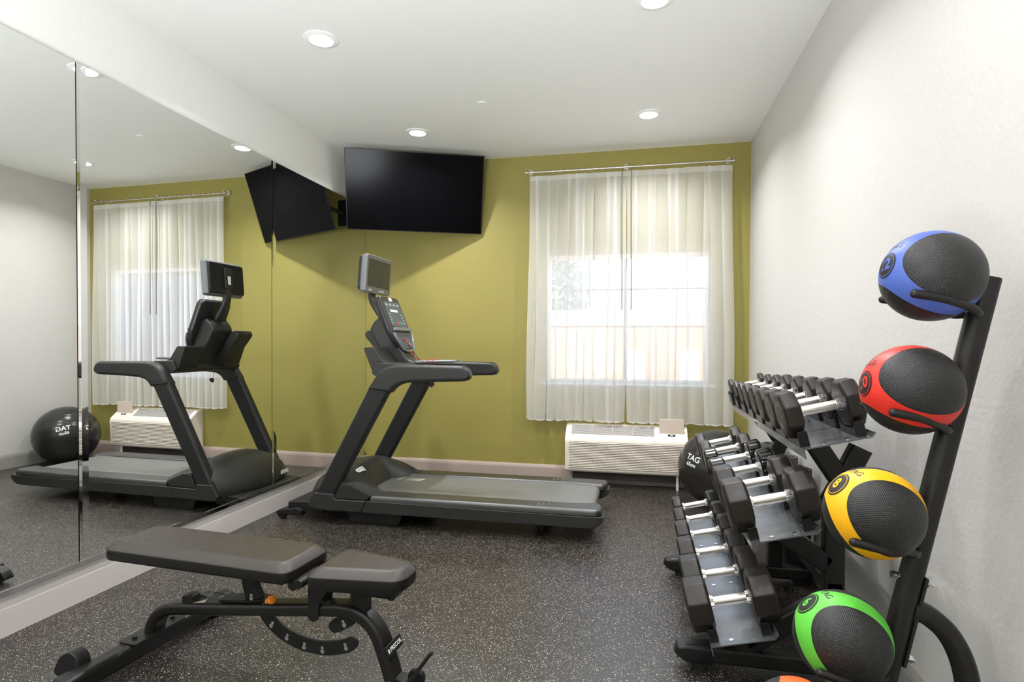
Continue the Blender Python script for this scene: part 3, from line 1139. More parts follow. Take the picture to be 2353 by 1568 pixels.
mb = MB().loft([[panel_pt(y, s, h) for y, s in fillet([(-0.150, 0.262), (0.150, 0.262), (0.150, 0.292), (-0.150, 0.292)], 0.008)] for h in (-0.004, 0.022)])
mb.build('reading_ledge', 'silver', panel, TO, bevel=0.004)
mb = MB()
lowrim = [(0.160, 0.30), (0.152, 0.345), (0.140, 0.375), (0.10, L - 0.010), (0.06, L + 0.003), (0, L + 0.006), (-0.06, L + 0.003), (-0.10, L - 0.010), (-0.140, 0.375), (-0.152, 0.345), (-0.160, 0.30)]
mb.tube([panel_pt(y, s, 0.0) for y, s in lowrim], 0.010, 10, up=pn)
mb.build('rim_trim', 'silver', panel, TO)
MB().loft([[panel_pt(0.045 + a, L - 0.045 + b, h) for a, b in rrect(0.050, 0.036, 0.006, 3)] for h in (0.001, 0.012)]).build('headphone_dock', 'silver', panel, TO, bevel=0.002)
mb = MB().tube(smooth_path([panel_pt(-0.02, L - 0.085, 0.004), panel_pt(-0.045, L - 0.09, 0.016), panel_pt(-0.03, L - 0.06, 0.02), panel_pt(0.0, L - 0.04, 0.014), panel_pt(0.03, L - 0.04, 0.012)]), 0.004, 8)
mb.build('safety_key', 'red_print', panel, TO)

# reading tray and grip between the rails, with coiled cords
mb = MB()
path = [(-1.66, 4.10, 1.138), (-1.58, 4.10, 1.142), (-1.45, 4.10, 1.148), (-1.34, 4.10, 1.150), (-1.305, 4.10, 1.150)]
mb.sweep(path, rrect(0.16, 0.026, 0.011, 4), scale=[1.0, 1.0, 0.8, 0.72, 0.55])
mb.build('pulse_grip', 'silver', tm, TO)
mb = MB()
for k in range(3):
    cx = -1.555 + k * 0.035
    mb.tube([(cx + 0.004 * sin(a * 3), 4.10 + 0.078 * cos(a), 1.146 + 0.017 * sin(a)) for a in [2 * pi * i / 28 for i in range(29)]], 0.0028, 6)
mb.tube(smooth_path([(-1.60, 4.02, 1.158), (-1.62, 4.04, 1.19), (-1.655, 4.08, 1.20), (-1.69, 4.09, 1.235)]), 0.0028, 6)
mb.build('coiled_cord', 'red_cord', tm, TO)
mb = MB()
mb.tube(smooth_path([(-1.63, 4.36, 1.06), (-1.628, 4.36, 1.01), (-1.622, 4.362, 0.975), (-1.60, 4.365, 0.962)]), 0.0022, 6)
mb.build('safety_lanyard', 'red_cord', tm, TO)
MB().prism(fillet([(-1.625, 0.965), (-1.590, 0.968), (-1.585, 0.945), (-1.618, 0.925)], 0.005), 4.355, 4.372).build('lanyard_clip', 'black_plastic', tm, TO, bevel=0.002)

# screen arm and small screen
mb = MB().sweep(smooth_path([(-1.860, 4.10, 1.42), (-1.905, 4.10, 1.475), (-1.955, 4.10, 1.545), (-1.995, 4.10, 1.62), (-2.000, 4.10, 1.70), (-1.985, 4.10, 1.79), (-1.965, 4.10, 1.84)], 5), rrect(0.075, 0.042, 0.018, 4), up=(1, 0, 0))
mb.build('screen_arm', 'console', tm, TO)
ma = radians(4.5)
mx, mz = Vector((cos(ma), 0, -sin(ma))), Vector((sin(ma), 0, cos(ma)))
mc = Vector((-1.936, 4.095, 1.80))
mb = MB()
rings = []
for d, h in ((0.035, -0.062), (0.012, -0.050), (0, -0.030), (0, -0.006), (0.005, 0.0)):
    rings.append([mc + Vector((0, 1, 0)) * a + mz * b + mx * h for a, b in inset(rrect(0.432, 0.286, 0.022, 5), d)])
mon = MB().loft(rings).build('console_screen', 'silver', tm, TO, sharp=50)
MB().loft([[mc + Vector((0, a, 0)) + mz * (b + 0.010) + mx * h for a, b in rrect(0.374, 0.206, 0.004, 2)] for h in (-0.002, 0.0008)]).build('screen_glass', 'tm_screen', mon, TO)
MB().loft([[mc + Vector((0, a, 0)) + mz * b + mx * h for a, b in rrect(0.40, 0.25, 0.02, 4)] for h in (-0.075, -0.045)]).build('screen_back', 'black_plastic', mon, TO, bevel=0.01)
mb = MB()
for k in range(5):
    mb.loft([[mc + Vector((0, -0.15 + k * 0.028 + (0.12 if k > 1 else 0) + a, 0)) + mz * (-0.118 + b) + mx * h for a, b in rrect(0.016 if k < 4 else 0.024, 0.010, 0.003, 2)] for h in (0.0, 0.0015)])
mb.build('screen_buttons', 'white_print', mon, TO)
MB().obox(mc + mx * -0.079 + mz * 0.0 + Vector((0, 0.0, 0)), (0, 1, 0), mx, mz, 0.045, 0.012, 0.085).build('arm_bracket', 'console', mon, TO, bevel=0.008)
MB().obox(mc + mx * -0.0925 + mz * -0.015, (0, 1, 0), mx, mz, 0.016, 0.0015, 0.035).build('bracket_plate', 'white_print', mon, TO)

# ------------------------------------------------------------------ weight bench
bench = tag(empty('weight_bench', (-2.0, 2.0, 0), atan2(-0.07, 1)), 'black adjustable weight bench with flat vinyl pads in the foreground', 'weight bench')


def pad(name, pts, radii, z0, zs, zt, pitch=0.0):
    out = fillet(pts, radii, 6)
    rings = []
    for d, z in ((0.012, z0), (0.003, z0 + 0.004), (0, z0 + 0.012), (0, zs - 0.004), (0.003, zs), (0.004, zs + 0.003), (0.020, zt - 0.008), (0.030, zt - 0.002), (0.042, zt)):
        rings.append([(x, y, z) for x, y in inset_poly(pts, d, radii)])
    mb = MB().loft(rings)
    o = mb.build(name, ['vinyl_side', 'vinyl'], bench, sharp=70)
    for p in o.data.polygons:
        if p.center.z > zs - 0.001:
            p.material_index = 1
    mb = MB()
    loop = [(x, y, zs) for x, y in inset(out, 0.0005)]
    mb.tube(loop + loop[:1], 0.0022, 6)
    mb.build('piping', 'vinyl_side', o)
    return o


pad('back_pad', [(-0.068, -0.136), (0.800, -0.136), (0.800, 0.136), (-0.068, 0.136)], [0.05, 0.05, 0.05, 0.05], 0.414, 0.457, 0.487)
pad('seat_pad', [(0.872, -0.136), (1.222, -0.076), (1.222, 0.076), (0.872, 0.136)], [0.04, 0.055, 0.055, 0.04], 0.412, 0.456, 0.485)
MB().box(-0.01, 0.76, -0.105, 0.105, 0.404, 0.4155).build('back_board', 'plate', bench)
MB().prism(fillet([(0.89, -0.11), (1.18, -0.07), (1.18, 0.07), (0.89, 0.11)], 0.02), 0.402, 0.4135, 'xy').build('seat_board', 'plate', bench)

beam = smooth_path([(0.050, 0, 0.088), (0.056, 0, 0.115), (0.076, 0, 0.152), (0.112, 0, 0.182), (0.165, 0, 0.201), (0.30, 0, 0.219), (0.45, 0, 0.2375), (0.65, 0, 0.2635), (0.823, 0, 0.286), (0.945, 0, 0.300), (1.005, 0, 0.296), (1.055, 0, 0.272), (1.090, 0, 0.233), (1.113, 0, 0.185), (1.135, 0, 0.125), (1.150, 0, 0.080)], 5)
# carry the beam profile with the sideways axis fixed so the two bends do not twist
mb = MB()
rings = []
for i, p in enumerate(beam):
    t = (beam[min(i + 1, len(beam) - 1)] - beam[max(i - 1, 0)]).normalized()
    nrm = Vector((-t.z, 0, t.x))
    rings.append([p + Vector((0, a, 0)) + nrm * b for a, b in rrect(0.076, 0.049, 0.017, 4)])
mb.loft(rings)
mb.build('main_frame', 'frame', bench)
# rear crossbar with plate, bolts, end caps and wheels
mb = MB().sweep([(0.040, -0.328, 0.050), (0.040, 0.365, 0.050)], rrect(0.076, 0.072, 0.018, 4))
mb.build('rear_crossbar', 'frame', bench)
pl_ = MB().prism(rrect(0.088, 0.245, 0.008, 3), 0.086, 0.092, 'xy')
o = pl_.build('mounting_plate', 'frame', bench, origin=(-0.045, 0, 0))
for v in (-0.085, 0.095):
    mb = MB().cyl((0.042, v, 0.092), (0.042, v, 0.101), 0.0085, 16).cyl((0.042, v, 0.092), (0.042, v, 0.0935), 0.013, 20)
    mb.build('bolt', 'black_plastic', bench)
for v, s in ((-0.328, -1), (0.365, 1)):
    MB().sweep([(0.040, v - 0.004 * s, 0.050), (0.040, v + 0.040 * s, 0.048), (0.040, v + 0.052 * s, 0.044)], rrect(0.082, 0.078, 0.018, 4), scale=[1, 1, 0.72]).build('end_cap', 'black_plastic', bench, bevel=0.003)
    MB().prism(fillet([(-0.030, 0.0), (0.11, 0.0), (0.11, 0.018), (-0.03, 0.018)], 0.004), v - 0.02, v + 0.02).build('rubber_foot', 'black_plastic', bench)
    mb = MB()
    kz = 1.0 if s < 0 else 0.66
    mb.prism([(q[0], q[1] * kz) for q in fillet([(-0.112, 0.045), (-0.078, 0.110), (-0.030, 0.135), (0.010, 0.118), (0.022, 0.070), (-0.010, 0.025), (-0.06, 0.02)], [0.02, 0.03, 0.03, 0.02, 0.02, 0.02, 0.03])], v + (0.06 if s < 0 else -0.01) - 0.026, v + (0.06 if s < 0 else -0.01) + 0.026)
    mb.build('wheel_guard', 'black_plastic', bench, bevel=0.005)
# front foot (mostly below the photo)
MB().sweep([(1.165, -0.07, 0.032), (1.165, 0.07, 0.032)], rrect(0.076, 0.046, 0.014, 4)).build('front_crossbar', 'frame', bench)
MB().box(1.135, 1.195, -0.06, 0.06, 0.0, 0.012).build('rubber_foot', 'black_plastic', bench)


def plate_with_holes(name, outer, holes, v0, v1, mat='plate'):
    o = MB().prism(outer, v0, v1).build(name, mat, bench, bevel=0.0025)
    for (u, z, a) in holes:
        mb = MB()
        for k in (-0.007, 0.007):
            c = (u + sin(a) * k, z + cos(a) * k)
            mb.cyl((c[0], v0 - 0.0012, c[1]), (c[0], v1 + 0.0012, c[1]), 0.0062 if k > 0 else 0.0085, 14)
        mb.build('pin_slot', 'chrome', o)
    return o


outer = [(0.575, 0.235), (0.578, 0.213), (0.615, 0.175), (0.680, 0.136), (0.764, 0.110), (0.880, 0.108), (0.975, 0.137), (1.003, 0.160), (1.010, 0.178), (1.000, 0.193), (0.978, 0.199), (0.937, 0.179), (0.853, 0.160), (0.772, 0.167), (0.704, 0.187), (0.648, 0.217), (0.632, 0.24)]
plate_with_holes('adjustment_arc', fillet(outer, [0, 0.02, 0.03, 0.04, 0.05, 0.05, 0.02, 0.01, 0.01, 0.01, 0.01, 0.04, 0.05, 0.05, 0.04, 0.03, 0]), [(0.633, 0.196, 0.5), (0.702, 0.158, 0.3), (0.779, 0.135, 0.1), (0.858, 0.132, -0.05), (0.957, 0.159, -0.3)], -0.005, 0.005)
lug = fillet([(0.878, 0.226), (0.899, 0.250), (0.934, 0.268), (1.0, 0.268), (0.995, 0.247), (0.937, 0.209), (0.899, 0.197)], [0.02, 0.02, 0.02, 0, 0, 0.02, 0.02])
plate_with_holes('seat_adjuster', lug, [(0.949, 0.244, -0.4)], -0.005, 0.005)
plate_with_holes('back_link', fillet([(0.500, 0.412), (0.556, 0.412), (0.560, 0.343), (0.592, 0.276), (0.528, 0.270), (0.503, 0.340)], [0, 0, 0.02, 0, 0, 0.02]), [(0.549, 0.297, 0.0)], -0.018, 0.018)
# sliding collar, orange knob, bumper, hinge, seat post and stop
mb = MB().prism(fillet([(0.44, -0.030), (0.60, -0.036), (0.66, -0.020), (0.66, 0.020), (0.60, 0.036), (0.44, 0.030)], 0.01), 0.0, 0.010, 'xy')
o = mb.build('link_collar', 'frame', bench)
o.rotation_euler = (0, -atan2(0.026, 0.2), 0)
o.location = (-0.035, 0, 0.2045)
mb = MB().cyl((0.615, -0.028, 0.285), (0.642, -0.040, 0.303), 0.0055, 14)
pin = mb.build('pull_pin', 'chrome', bench)
MB().rev([(0.008, 0), (0.011, 0.004), (0.010, 0.014), (0.012, 0.024), (0.016, 0.030), (0.0165, 0.036), (0.012, 0.041), (0.001, 0.042)], (0.638, -0.038, 0.3), (0.8, -0.28, 0.42), 24).build('orange_knob', 'orange', pin)
MB().prism(fillet([(0.214, 0.220), (0.216, 0.262), (0.262, 0.268), (0.272, 0.228)], [0, 0.008, 0.012, 0]), -0.024, 0.024).build('rest_bumper', 'black_plastic', bench, bevel=0.005)
mb = MB()
mb.face([mb.bm.verts.new(p) for p in ((0.276, -0.028, 0.2415), (0.330, -0.024, 0.2485), (0.312, 0.010, 0.2462))])
mb.build('warning_triangle', 'fence_cap', bench)
MB().cyl((0.832, -0.115, 0.418), (0.832, 0.115, 0.418), 0.017, 24).build('hinge_tube', 'frame', bench, bevel=0.002)
for v in (-0.09, 0.09):
    MB().prism(fillet([(0.775, 0.412), (0.832, 0.437), (0.850, 0.418), (0.795, 0.380), (0.775, 0.392)], 0.008), v - 0.004, v + 0.004).build('hinge_plate', 'plate', bench)
for v in (-0.040, 0.040):
    MB().prism(fillet([(0.822, 0.258), (0.822, 0.425), (0.905, 0.408), (0.905, 0.372), (0.870, 0.33), (0.866, 0.262), (0.845, 0.250)], [0.01, 0, 0, 0.02, 0.03, 0.01, 0.01]), v - 0.004, v + 0.004).build('seat_post', 'plate', bench, bevel=0.002)
MB().prism(fillet([(0.985, 0.408), (0.985, 0.335), (1.020, 0.305), (1.052, 0.300), (1.050, 0.345), (1.068, 0.408)], [0, 0.02, 0.01, 0.005, 0.02, 0]), -0.020, 0.020).build('seat_rest', 'plate', bench, bevel=0.003)
MB().cyl((1.155, -0.03, 0.385), (1.155, 0.03, 0.385), 0.02, 20).build('seat_roller', 'black_plastic', bench)
MB().prism(fillet([(1.020, 0.400), (1.18, 0.400), (1.17, 0.372), (1.05, 0.372)], 0.01), -0.035, 0.035).build('seat_bracket', 'plate', bench, bevel=0.002)
# name plate on the front leg
lc = Vector((1.128, 0, 0.178))
lt = Vector((1.145 - 1.105, 0, 0.110 - 0.200)).normalized()
ln = Vector((-lt.z, 0, lt.x)).normalized()
if ln.x < 0:
    ln = -ln
plq = MB().obox(lc + ln * 0.0275, (0, 1, 0), lt, ln, 0.054, 0.020, 0.004).build('name_plate', 'black_plastic', bench, bevel=0.003)
vs, fs = text_mesh('PRECOR', 0.021, 0.0005)
mb = MB()
add_mapped(mb, vs, fs, frame_map(lc + ln * 0.0322 + Vector((0, 0.006, 0)), (0, 1, 0), -lt))
for k in range(3):
    mb.obox(lc + ln * 0.0318 + Vector((0, -0.047 + k * 0.0035, 0)), (0, 1, 0), lt, ln, 0.0011, 0.007, 0.0005)
mb.build('plate_lettering', 'white_print', plq)
mb = MB().cyl((1.290, 0.02, 0.172), (1.215, 0.0, 0.070), 0.0075, 14)
mb.ball((1.290, 0.02, 0.172), 0.0075, 12, 8)
mb.build('lift_handle', 'frame', bench)
MB().rev([(0.028, -0.012), (0.033, -0.006), (0.033, 0.006), (0.028, 0.012)], (1.222, 0.045, 0.060), (0, 1, 0), 28).build('front_wheel', 'black_plastic', bench)

# ------------------------------------------------------------------ dumbbell rack
TILT = radians(14.0)
sx_, sz_ = Vector((cos(TILT), 0, sin(TILT))), Vector((-sin(TILT), 0, cos(TILT)))
RY0, RY1 = 2.095, 3.585
shelves = [Vector((0.262, 0, 0.222)), Vector((0.392, 0, 0.598)), Vector((0.553, 0, 0.930))]
rack = tag(empty('dumbbell_rack', (0.55, 2.84, 0)), 'charcoal steel dumbbell rack with three tilted shelves against the white wall', 'dumbbell rack')
RO = rack.location


def sh(k, t, n, y):
    return shelves[k] + sx_ * t + sz_ * n + Vector((0, y, 0))


PLW = 0.214
RMAX = [0.090, 0.093, 0.083]
DB_N = 0.108
bells = {
    0: [(0.090, 0.086, 'oct'), (0.083, 0.080, 'oct'), (0.077, 0.074, 'oct'), (0.073, 0.068, 'oct'), (0.067, 0.060, 'oct'), (0.062, 0.054, 'oct')],
    1: [(0.093, 0.080, 'oct'), (0.088, 0.076, 'oct'), (0.076, 0.068, 'rib'), (0.073, 0.064, 'rib'), (0.068, 0.060, 'oct'), (0.066, 0.056, 'oct')],
    2: [(0.083, 0.060, 'oct'), (0.077, 0.055, 'oct'), (0.071, 0.054, 'oct'), (0.067, 0.047, 'oct'), (0.064, 0.042, 'oct'), (0.057, 0.034, 'oct'), (0.052, 0.028, 'oct'), (0.050, 0.025, 'oct')],
}
bell_y = {0: [2.20 + 0.26 * i for i in range(6)], 1: [2.20 + 0.26 * i for i in range(6)], 2: [2.205 + 0.194 * i for i in range(8)]}


def bell_n(k, R):
    return DB_N - 0.35 * (RMAX[k] - R)


for k in range(3):
    mb = MB()
    prof = [(0.004, -0.034), (0.0, -0.034), (0.0, 0.0), (PLW, 0.0), (PLW + 0.014, 0.012), (PLW + 0.018, 0.010), (PLW + 0.003, -0.004), (0.004, -0.004)]
    mb.loft([[sh(k, t, n, y) for t, n in prof] for y in (RY0, RY1)])
    s = mb.build('shelf', 'shelf', rack, RO)
    for y in (RY0 + 0.03, RY0 + 0.5, RY1 - 0.5, RY1 - 0.03):
        for t in (0.075, 0.150):
            MB().cyl(sh(k, t, -0.001, y), sh(k, t, 0.0022, y), 0.008, 18).build('screw', 'chrome', s, RO)
    for (R, th, st), y in zip(bells[k], bell_y[k]):
        n0 = bell_n(k, R)
        for side in (-1, 1):
            t0 = PLW / 2 + side * 0.0735
            t1 = PLW / 2 + side * 0.1065
            hw = min(0.078, R * 0.95)
            top = []
            for i in range(9):
                a = -1 + i / 4
                yy = a * hw
                if abs(a) > 0.8:
                    zz = n0 - R + 0.030
                else:
                    zz = max(0.006, n0 - R * 1.012 + R * (1 - sqrt(max(0, 1 - (yy / R) ** 2))) * 0.25 - 0.001)
                top.append((yy, zz))
            pr = [(-hw, 0.0)] + top + [(hw, 0.0)]
            MB().loft([[sh(k, t, n, y + yy) for yy, n in pr] for t in (t0, t1)]).build('saddle', 'saddle', rack, RO, bevel=0.003)

for y in (2.375, 3.305):
    tube = rrect(0.076, 0.060, 0.010, 3)
    fr = MB()

    def bar(a, b, prof=tube):
        """square tube in the plane y"""
        A, B = Vector((a[0], y, a[1])), Vector((b[0], y, b[1]))
        t = (B - A).normalized()
        w = Vector((-t.z, 0, t.x))
        fr.loft([[p + w * q[0] * 0.95 + Vector((0, q[1], 0)) for q in prof] for p in (A, B)])
    bar((0.735, 0.095), (0.735, 0.66))
    bar((0.705, 0.64), (0.826, 0.898))
    bar((0.748, 0.784), (sh(2, 0.10, -0.03, 0).x, sh(2, 0.10, -0.03, 0).z))
    bar((0.712, 0.453), (sh(1, 0.11, -0.03, 0).x, sh(1, 0.11, -0.03, 0).z))
    bar((0.712, 0.313), (0.40, 0.085))
    bar((0.46, 0.125), (sh(0, 0.12, -0.03, 0).x, sh(0, 0.12, -0.03, 0).z))
    fr.build('upright_frame', 'rack', rack, RO)
    f2 = MB()
    for k in range(3):
        p = sh(k, 0.11, -0.012, y)
        f2.obox(p, sx_, (0, 1, 0), sz_, 0.07, 0.045, 0.008)
    f2.build('shelf_bracket', 'rack', rack, RO)
    MB().sweep([(0.205, y, 0.062), (0.90, y, 0.062)], rrect(0.070, 0.062, 0.012, 3)).build('floor_foot', 'rack', rack, RO)
    cp = MB().sweep([(0.300, y, 0.060), (0.205, y, 0.060), (0.185, y, 0.056), (0.172, y, 0.042)], rrect(0.078, 0.074, 0.016, 4), scale=[1, 1, 0.95, 0.62]).build('foot_cap', 'saddle', rack, RO, bevel=0.003)
    for dz in (-0.012, 0.012):
        MB().cyl((0.174, y + dz * 0.6, 0.044 + dz), (0.168, y + dz * 0.6, 0.044 + dz), 0.004, 12).build('cap_screw', 'black_plastic', cp, RO)
    for x in (0.25, 0.85):
        MB().box(x - 0.03, x + 0.03, y - 0.03, y + 0.03, 0.0, 0.03).build('rubber_foot', 'black_plastic', rack, RO)
MB().sweep([(0.735, 2.345, 0.36), (0.735, 3.335, 0.36)], rrect(0.05, 0.05, 0.008, 3)).build('cross_tube', 'rack', rack, RO)
lbl = MB()
lbl.obox(sh(2, -0.0012, -0.015, 2.87), (0, 1, 0), sx_, sz_, 0.035, 0.001, 0.011)
lg = lbl.build('shelf_label', 'white_print', rack, RO)
for k in range(4):
    MB().obox(sh(2, -0.0026, -0.015, 2.846 + k * 0.016), (0, 1, 0), sx_, sz_, 0.004, 0.0004, 0.008).build('label_bar', 'dark_print', lg, RO)


# ------------------------------------------------------------------ dumbbells (axis along local X)
GRIP = 0.140


def octagon(R, rot=22.5):
    a = R / cos(radians(22.5)) * 0.985
    return [(a * cos(radians(rot + 45 * i)), a * sin(radians(rot + 45 * i))) for i in range(8)]


def make_dumbbell(R, th, style):
    root = empty('dumbbell')
    mb = MB()
    rh = 0.0158 + 0.05 * (R - 0.06)
    g = GRIP / 2
    mb.rev([(rh * 0.86, -g - 0.01), (rh * 0.86, -g + 0.012), (rh, -g + 0.018), (rh * 1.03, 0), (rh, g - 0.018), (rh * 0.86, g - 0.012), (rh * 0.86, g + 0.01)], (0, 0, 0), (1, 0, 0), 28)
    mb.build('handle', 'steel', root, sharp=50)
    for s in (-1, 1):
        mb = MB()
        for (x0, x1, r0) in ((g - 0.013, g - 0.007, 1.22), (g - 0.006, g + 0.001, 1.36)):
            ring = [((r0 * rh if i % 2 else r0 * rh * 0.92) * cos(2 * pi * i / 40), (r0 * rh if i % 2 else r0 * rh * 0.92) * sin(2 * pi * i / 40)) for i in range(40)]
            mb.loft([[(s * x, a, b) for a, b in ring] for x in (x0, x1)])
        mb.build('collar', 'chrome', root, sharp=25)
        if style == 'oct':
            o8 = fillet(octagon(R), R * 0.06, 2)
            rings = []
            b = min(0.012, th * 0.2)
            for d, x in ((b * 1.3, g), (b * 0.35, g + b * 0.45), (0, g + b), (0, g + th - b), (b * 0.35, g + th - b * 0.45), (b * 1.3, g + th)):
                rings.append([(s * x, p, q) for p, q in inset(o8, d)])
            mb = MB().loft(rings)
            hd = mb.build('head', 'urethane', root, sharp=60)
        else:
            n = 72
            rings = []
            for d, x, rib in ((0.012, g, 0), (0.003, g + 0.005, 0), (0, g + 0.010, 1), (0, g + th - 0.010, 1), (0.003, g + th - 0.005, 0), (0.012, g + th, 0)):
                rings.append([(s * x, (R - d - (0.0045 if rib and i % 6 == 0 else 0)) * cos(2 * pi * i / n), (R - d - (0.0045 if rib and i % 6 == 0 else 0)) * sin(2 * pi * i / n)) for i in range(n)])
            hd = MB().loft(rings).build('head', 'ribbed', root, sharp=28)
        mb = MB()
        k = R / 0.08
        xf = s * (g + th + 0.0006)
        mp = frame_map((xf, 0, 0), (0, -s, 0), (0, 0, 1))
        for word, size, dy in (('TAG', 0.030 * k, 0.040 * k), ('%d' % max(5, 5 * round((R - 0.045) * 220)), 0.036 * k, -0.038 * k)):
            vs, fs = text_mesh(word, size)
            add_mapped(mb, [v + Vector((0, dy, 0)) for v in vs], fs, mp)
        mb.build('face_lettering', 'grey_print', hd)
    return root


cache = {}
ORD = ['first', 'second', 'third', 'fourth', 'fifth', 'sixth', 'seventh', 'eighth']
TIER = ['lower', 'middle', 'top']
for k in range(3):
    for i, ((R, th, st), y) in enumerate(zip(bells[k], bell_y[k])):
        key = (R, th, st)
        if key not in cache:
            root = cache[key] = make_dumbbell(R, th, st)
        else:
            src = cache[key]
            root = src.copy()
            COL.objects.link(root)
            for ch in src.children:
                c = ch.copy()
                COL.objects.link(c)
                c.parent = root
                for g2 in ch.children:
                    d = g2.copy()
                    COL.objects.link(d)
                    d.parent = c
        root.location = sh(k, PLW / 2, bell_n(k, R), y)
        root.rotation_euler = (0, -TILT, 0)
        kind = 'octagonal black dumbbell' if st == 'oct' else 'round glossy ribbed dumbbell'
        size = 'largest ' if i == 0 else ('smallest ' if i == len(bells[k]) - 1 else '')
        place = 'at the ball rack end of' if i == 0 else ('at the window end of' if i == len(bells[k]) - 1 else '%s from the ball rack end of' % ORD[i])
        tag(root, '%s%s, %s the %s rack shelf' % (size, kind, place, TIER[k]), 'dumbbell', 'dumbbells on the %s shelf' % TIER[k])

# ------------------------------------------------------------------ medicine ball rack and balls
BALL_R = 0.1145
balls = [
    ('blue', srgb(74, 98, 176), (0.733, 1.655, 1.460), '12'),
    ('red', srgb(222, 46, 32), (0.690, 1.655, 1.170), '10'),
    ('yellow', srgb(248, 180, 14), (0.594, 1.620, 0.856), '8'),
    ('green', srgb(92, 192, 62), (0.522, 1.614, 0.530), '6'),
    ('orange', srgb(240, 96, 40), (0.385, 1.470, 0.362), '4'),
]
# where the front cap and the printed logo sit on each ball, as (right, up) on its visible disc seen from the room's middle
looks = {'blue': ((0.37, 0.33), (-0.83, 0.30)), 'red': ((0.20, 0.33), (-0.88, 0.10)), 'yellow': ((0.35, -0.03), (-0.69, 0.53)),
         'green': ((0.33, -0.20), (-0.69, 0.57)), 'orange': ((0.3, -0.6), (0.05, 0.75))}
tree = tag(empty('ball_rack', (0.66, 1.63, 0)), 'black leaning post rack holding the coloured medicine balls', 'ball rack')
BO = tree.location
post = [Vector((0.560, 1.66, 0.03)), Vector((0.862, 1.66, 1.455))]
pdir = (post[1] - post[0]).normalized()
mb = MB().sweep(post, rrect(0.052, 0.052, 0.02, 4), up=(1, 0, 0))
mb.build('post', 'rack', tree, BO, bevel=0.002)
back = Vector((pdir.z, 0, -pdir.x))                    # away from the balls, towards the wall
for name, col, c, num in balls:
    c = Vector(c)
    zz = c.z - 0.082
    tpost = (zz - post[0].z) / (post[1].z - post[0].z)
    P = post[0].lerp(post[1], tpost)
    mb = MB()
    for s in (-1, 1):
        a = P + Vector((-0.010, s * 0.012, -0.012))
        pth = smooth_path([a, a + Vector((-0.022, s * 0.040, -0.002)), Vector((P.x - 0.055, P.y + s * 0.070, zz - 0.002)), Vector((c.x - 0.01, c.y + s * 0.090, zz + 0.018)), Vector((c.x - 0.075, c.y + s * 0.092, zz + 0.031))], 5)
        mb.tube(pth, 0.0105, 14)
        mb.ball(pth[-1], 0.0108, 14, 10)
    mb.build('cradle', 'rack', tree, BO)
# bracket, bolts, rear leg and feet
mb = MB().obox(post[0].lerp(post[1], 0.385) + back * 0.027, back, (0, 1, 0), pdir, 0.004, 0.024, 0.12)
mb.build('leg_bracket', 'rack', tree, BO, bevel=0.002)
for t in (0.315, 0.455):
    p = post[0].lerp(post[1], t)
    mb = MB().cyl(p - back * 0.045, p + back * 0.055, 0.006, 12)
    mb.cyl(p - back * 0.045, p - back * 0.032, 0.011, 6).cyl(p + back * 0.040, p + back * 0.048, 0.011, 6)
    mb.build('bolt', 'chrome', tree, BO)
leg = smooth_path([(0.700, 1.66, 0.600), (0.735, 1.66, 0.590), (0.785, 1.66, 0.545), (0.820, 1.66, 0.470), (0.835, 1.66, 0.37), (0.838, 1.66, 0.20), (0.838, 1.66, 0.03)], 6)
mb = MB().sweep(leg, rrect(0.052, 0.052, 0.02, 4), up=(0, 1, 0))
mb.build('curved_leg', 'rack', tree, BO)
mb = MB().sweep([(0.838, 1.43, 0.03), (0.838, 1.89, 0.03)], rrect(0.05, 0.05, 0.012, 3))
mb.build('rear_foot', 'rack', tree, BO)
mb = MB().sweep([(0.560, 1.45, 0.03), (0.560, 1.87, 0.03)], rrect(0.05, 0.05, 0.012, 3))
mb.build('front_foot', 'rack', tree, BO)

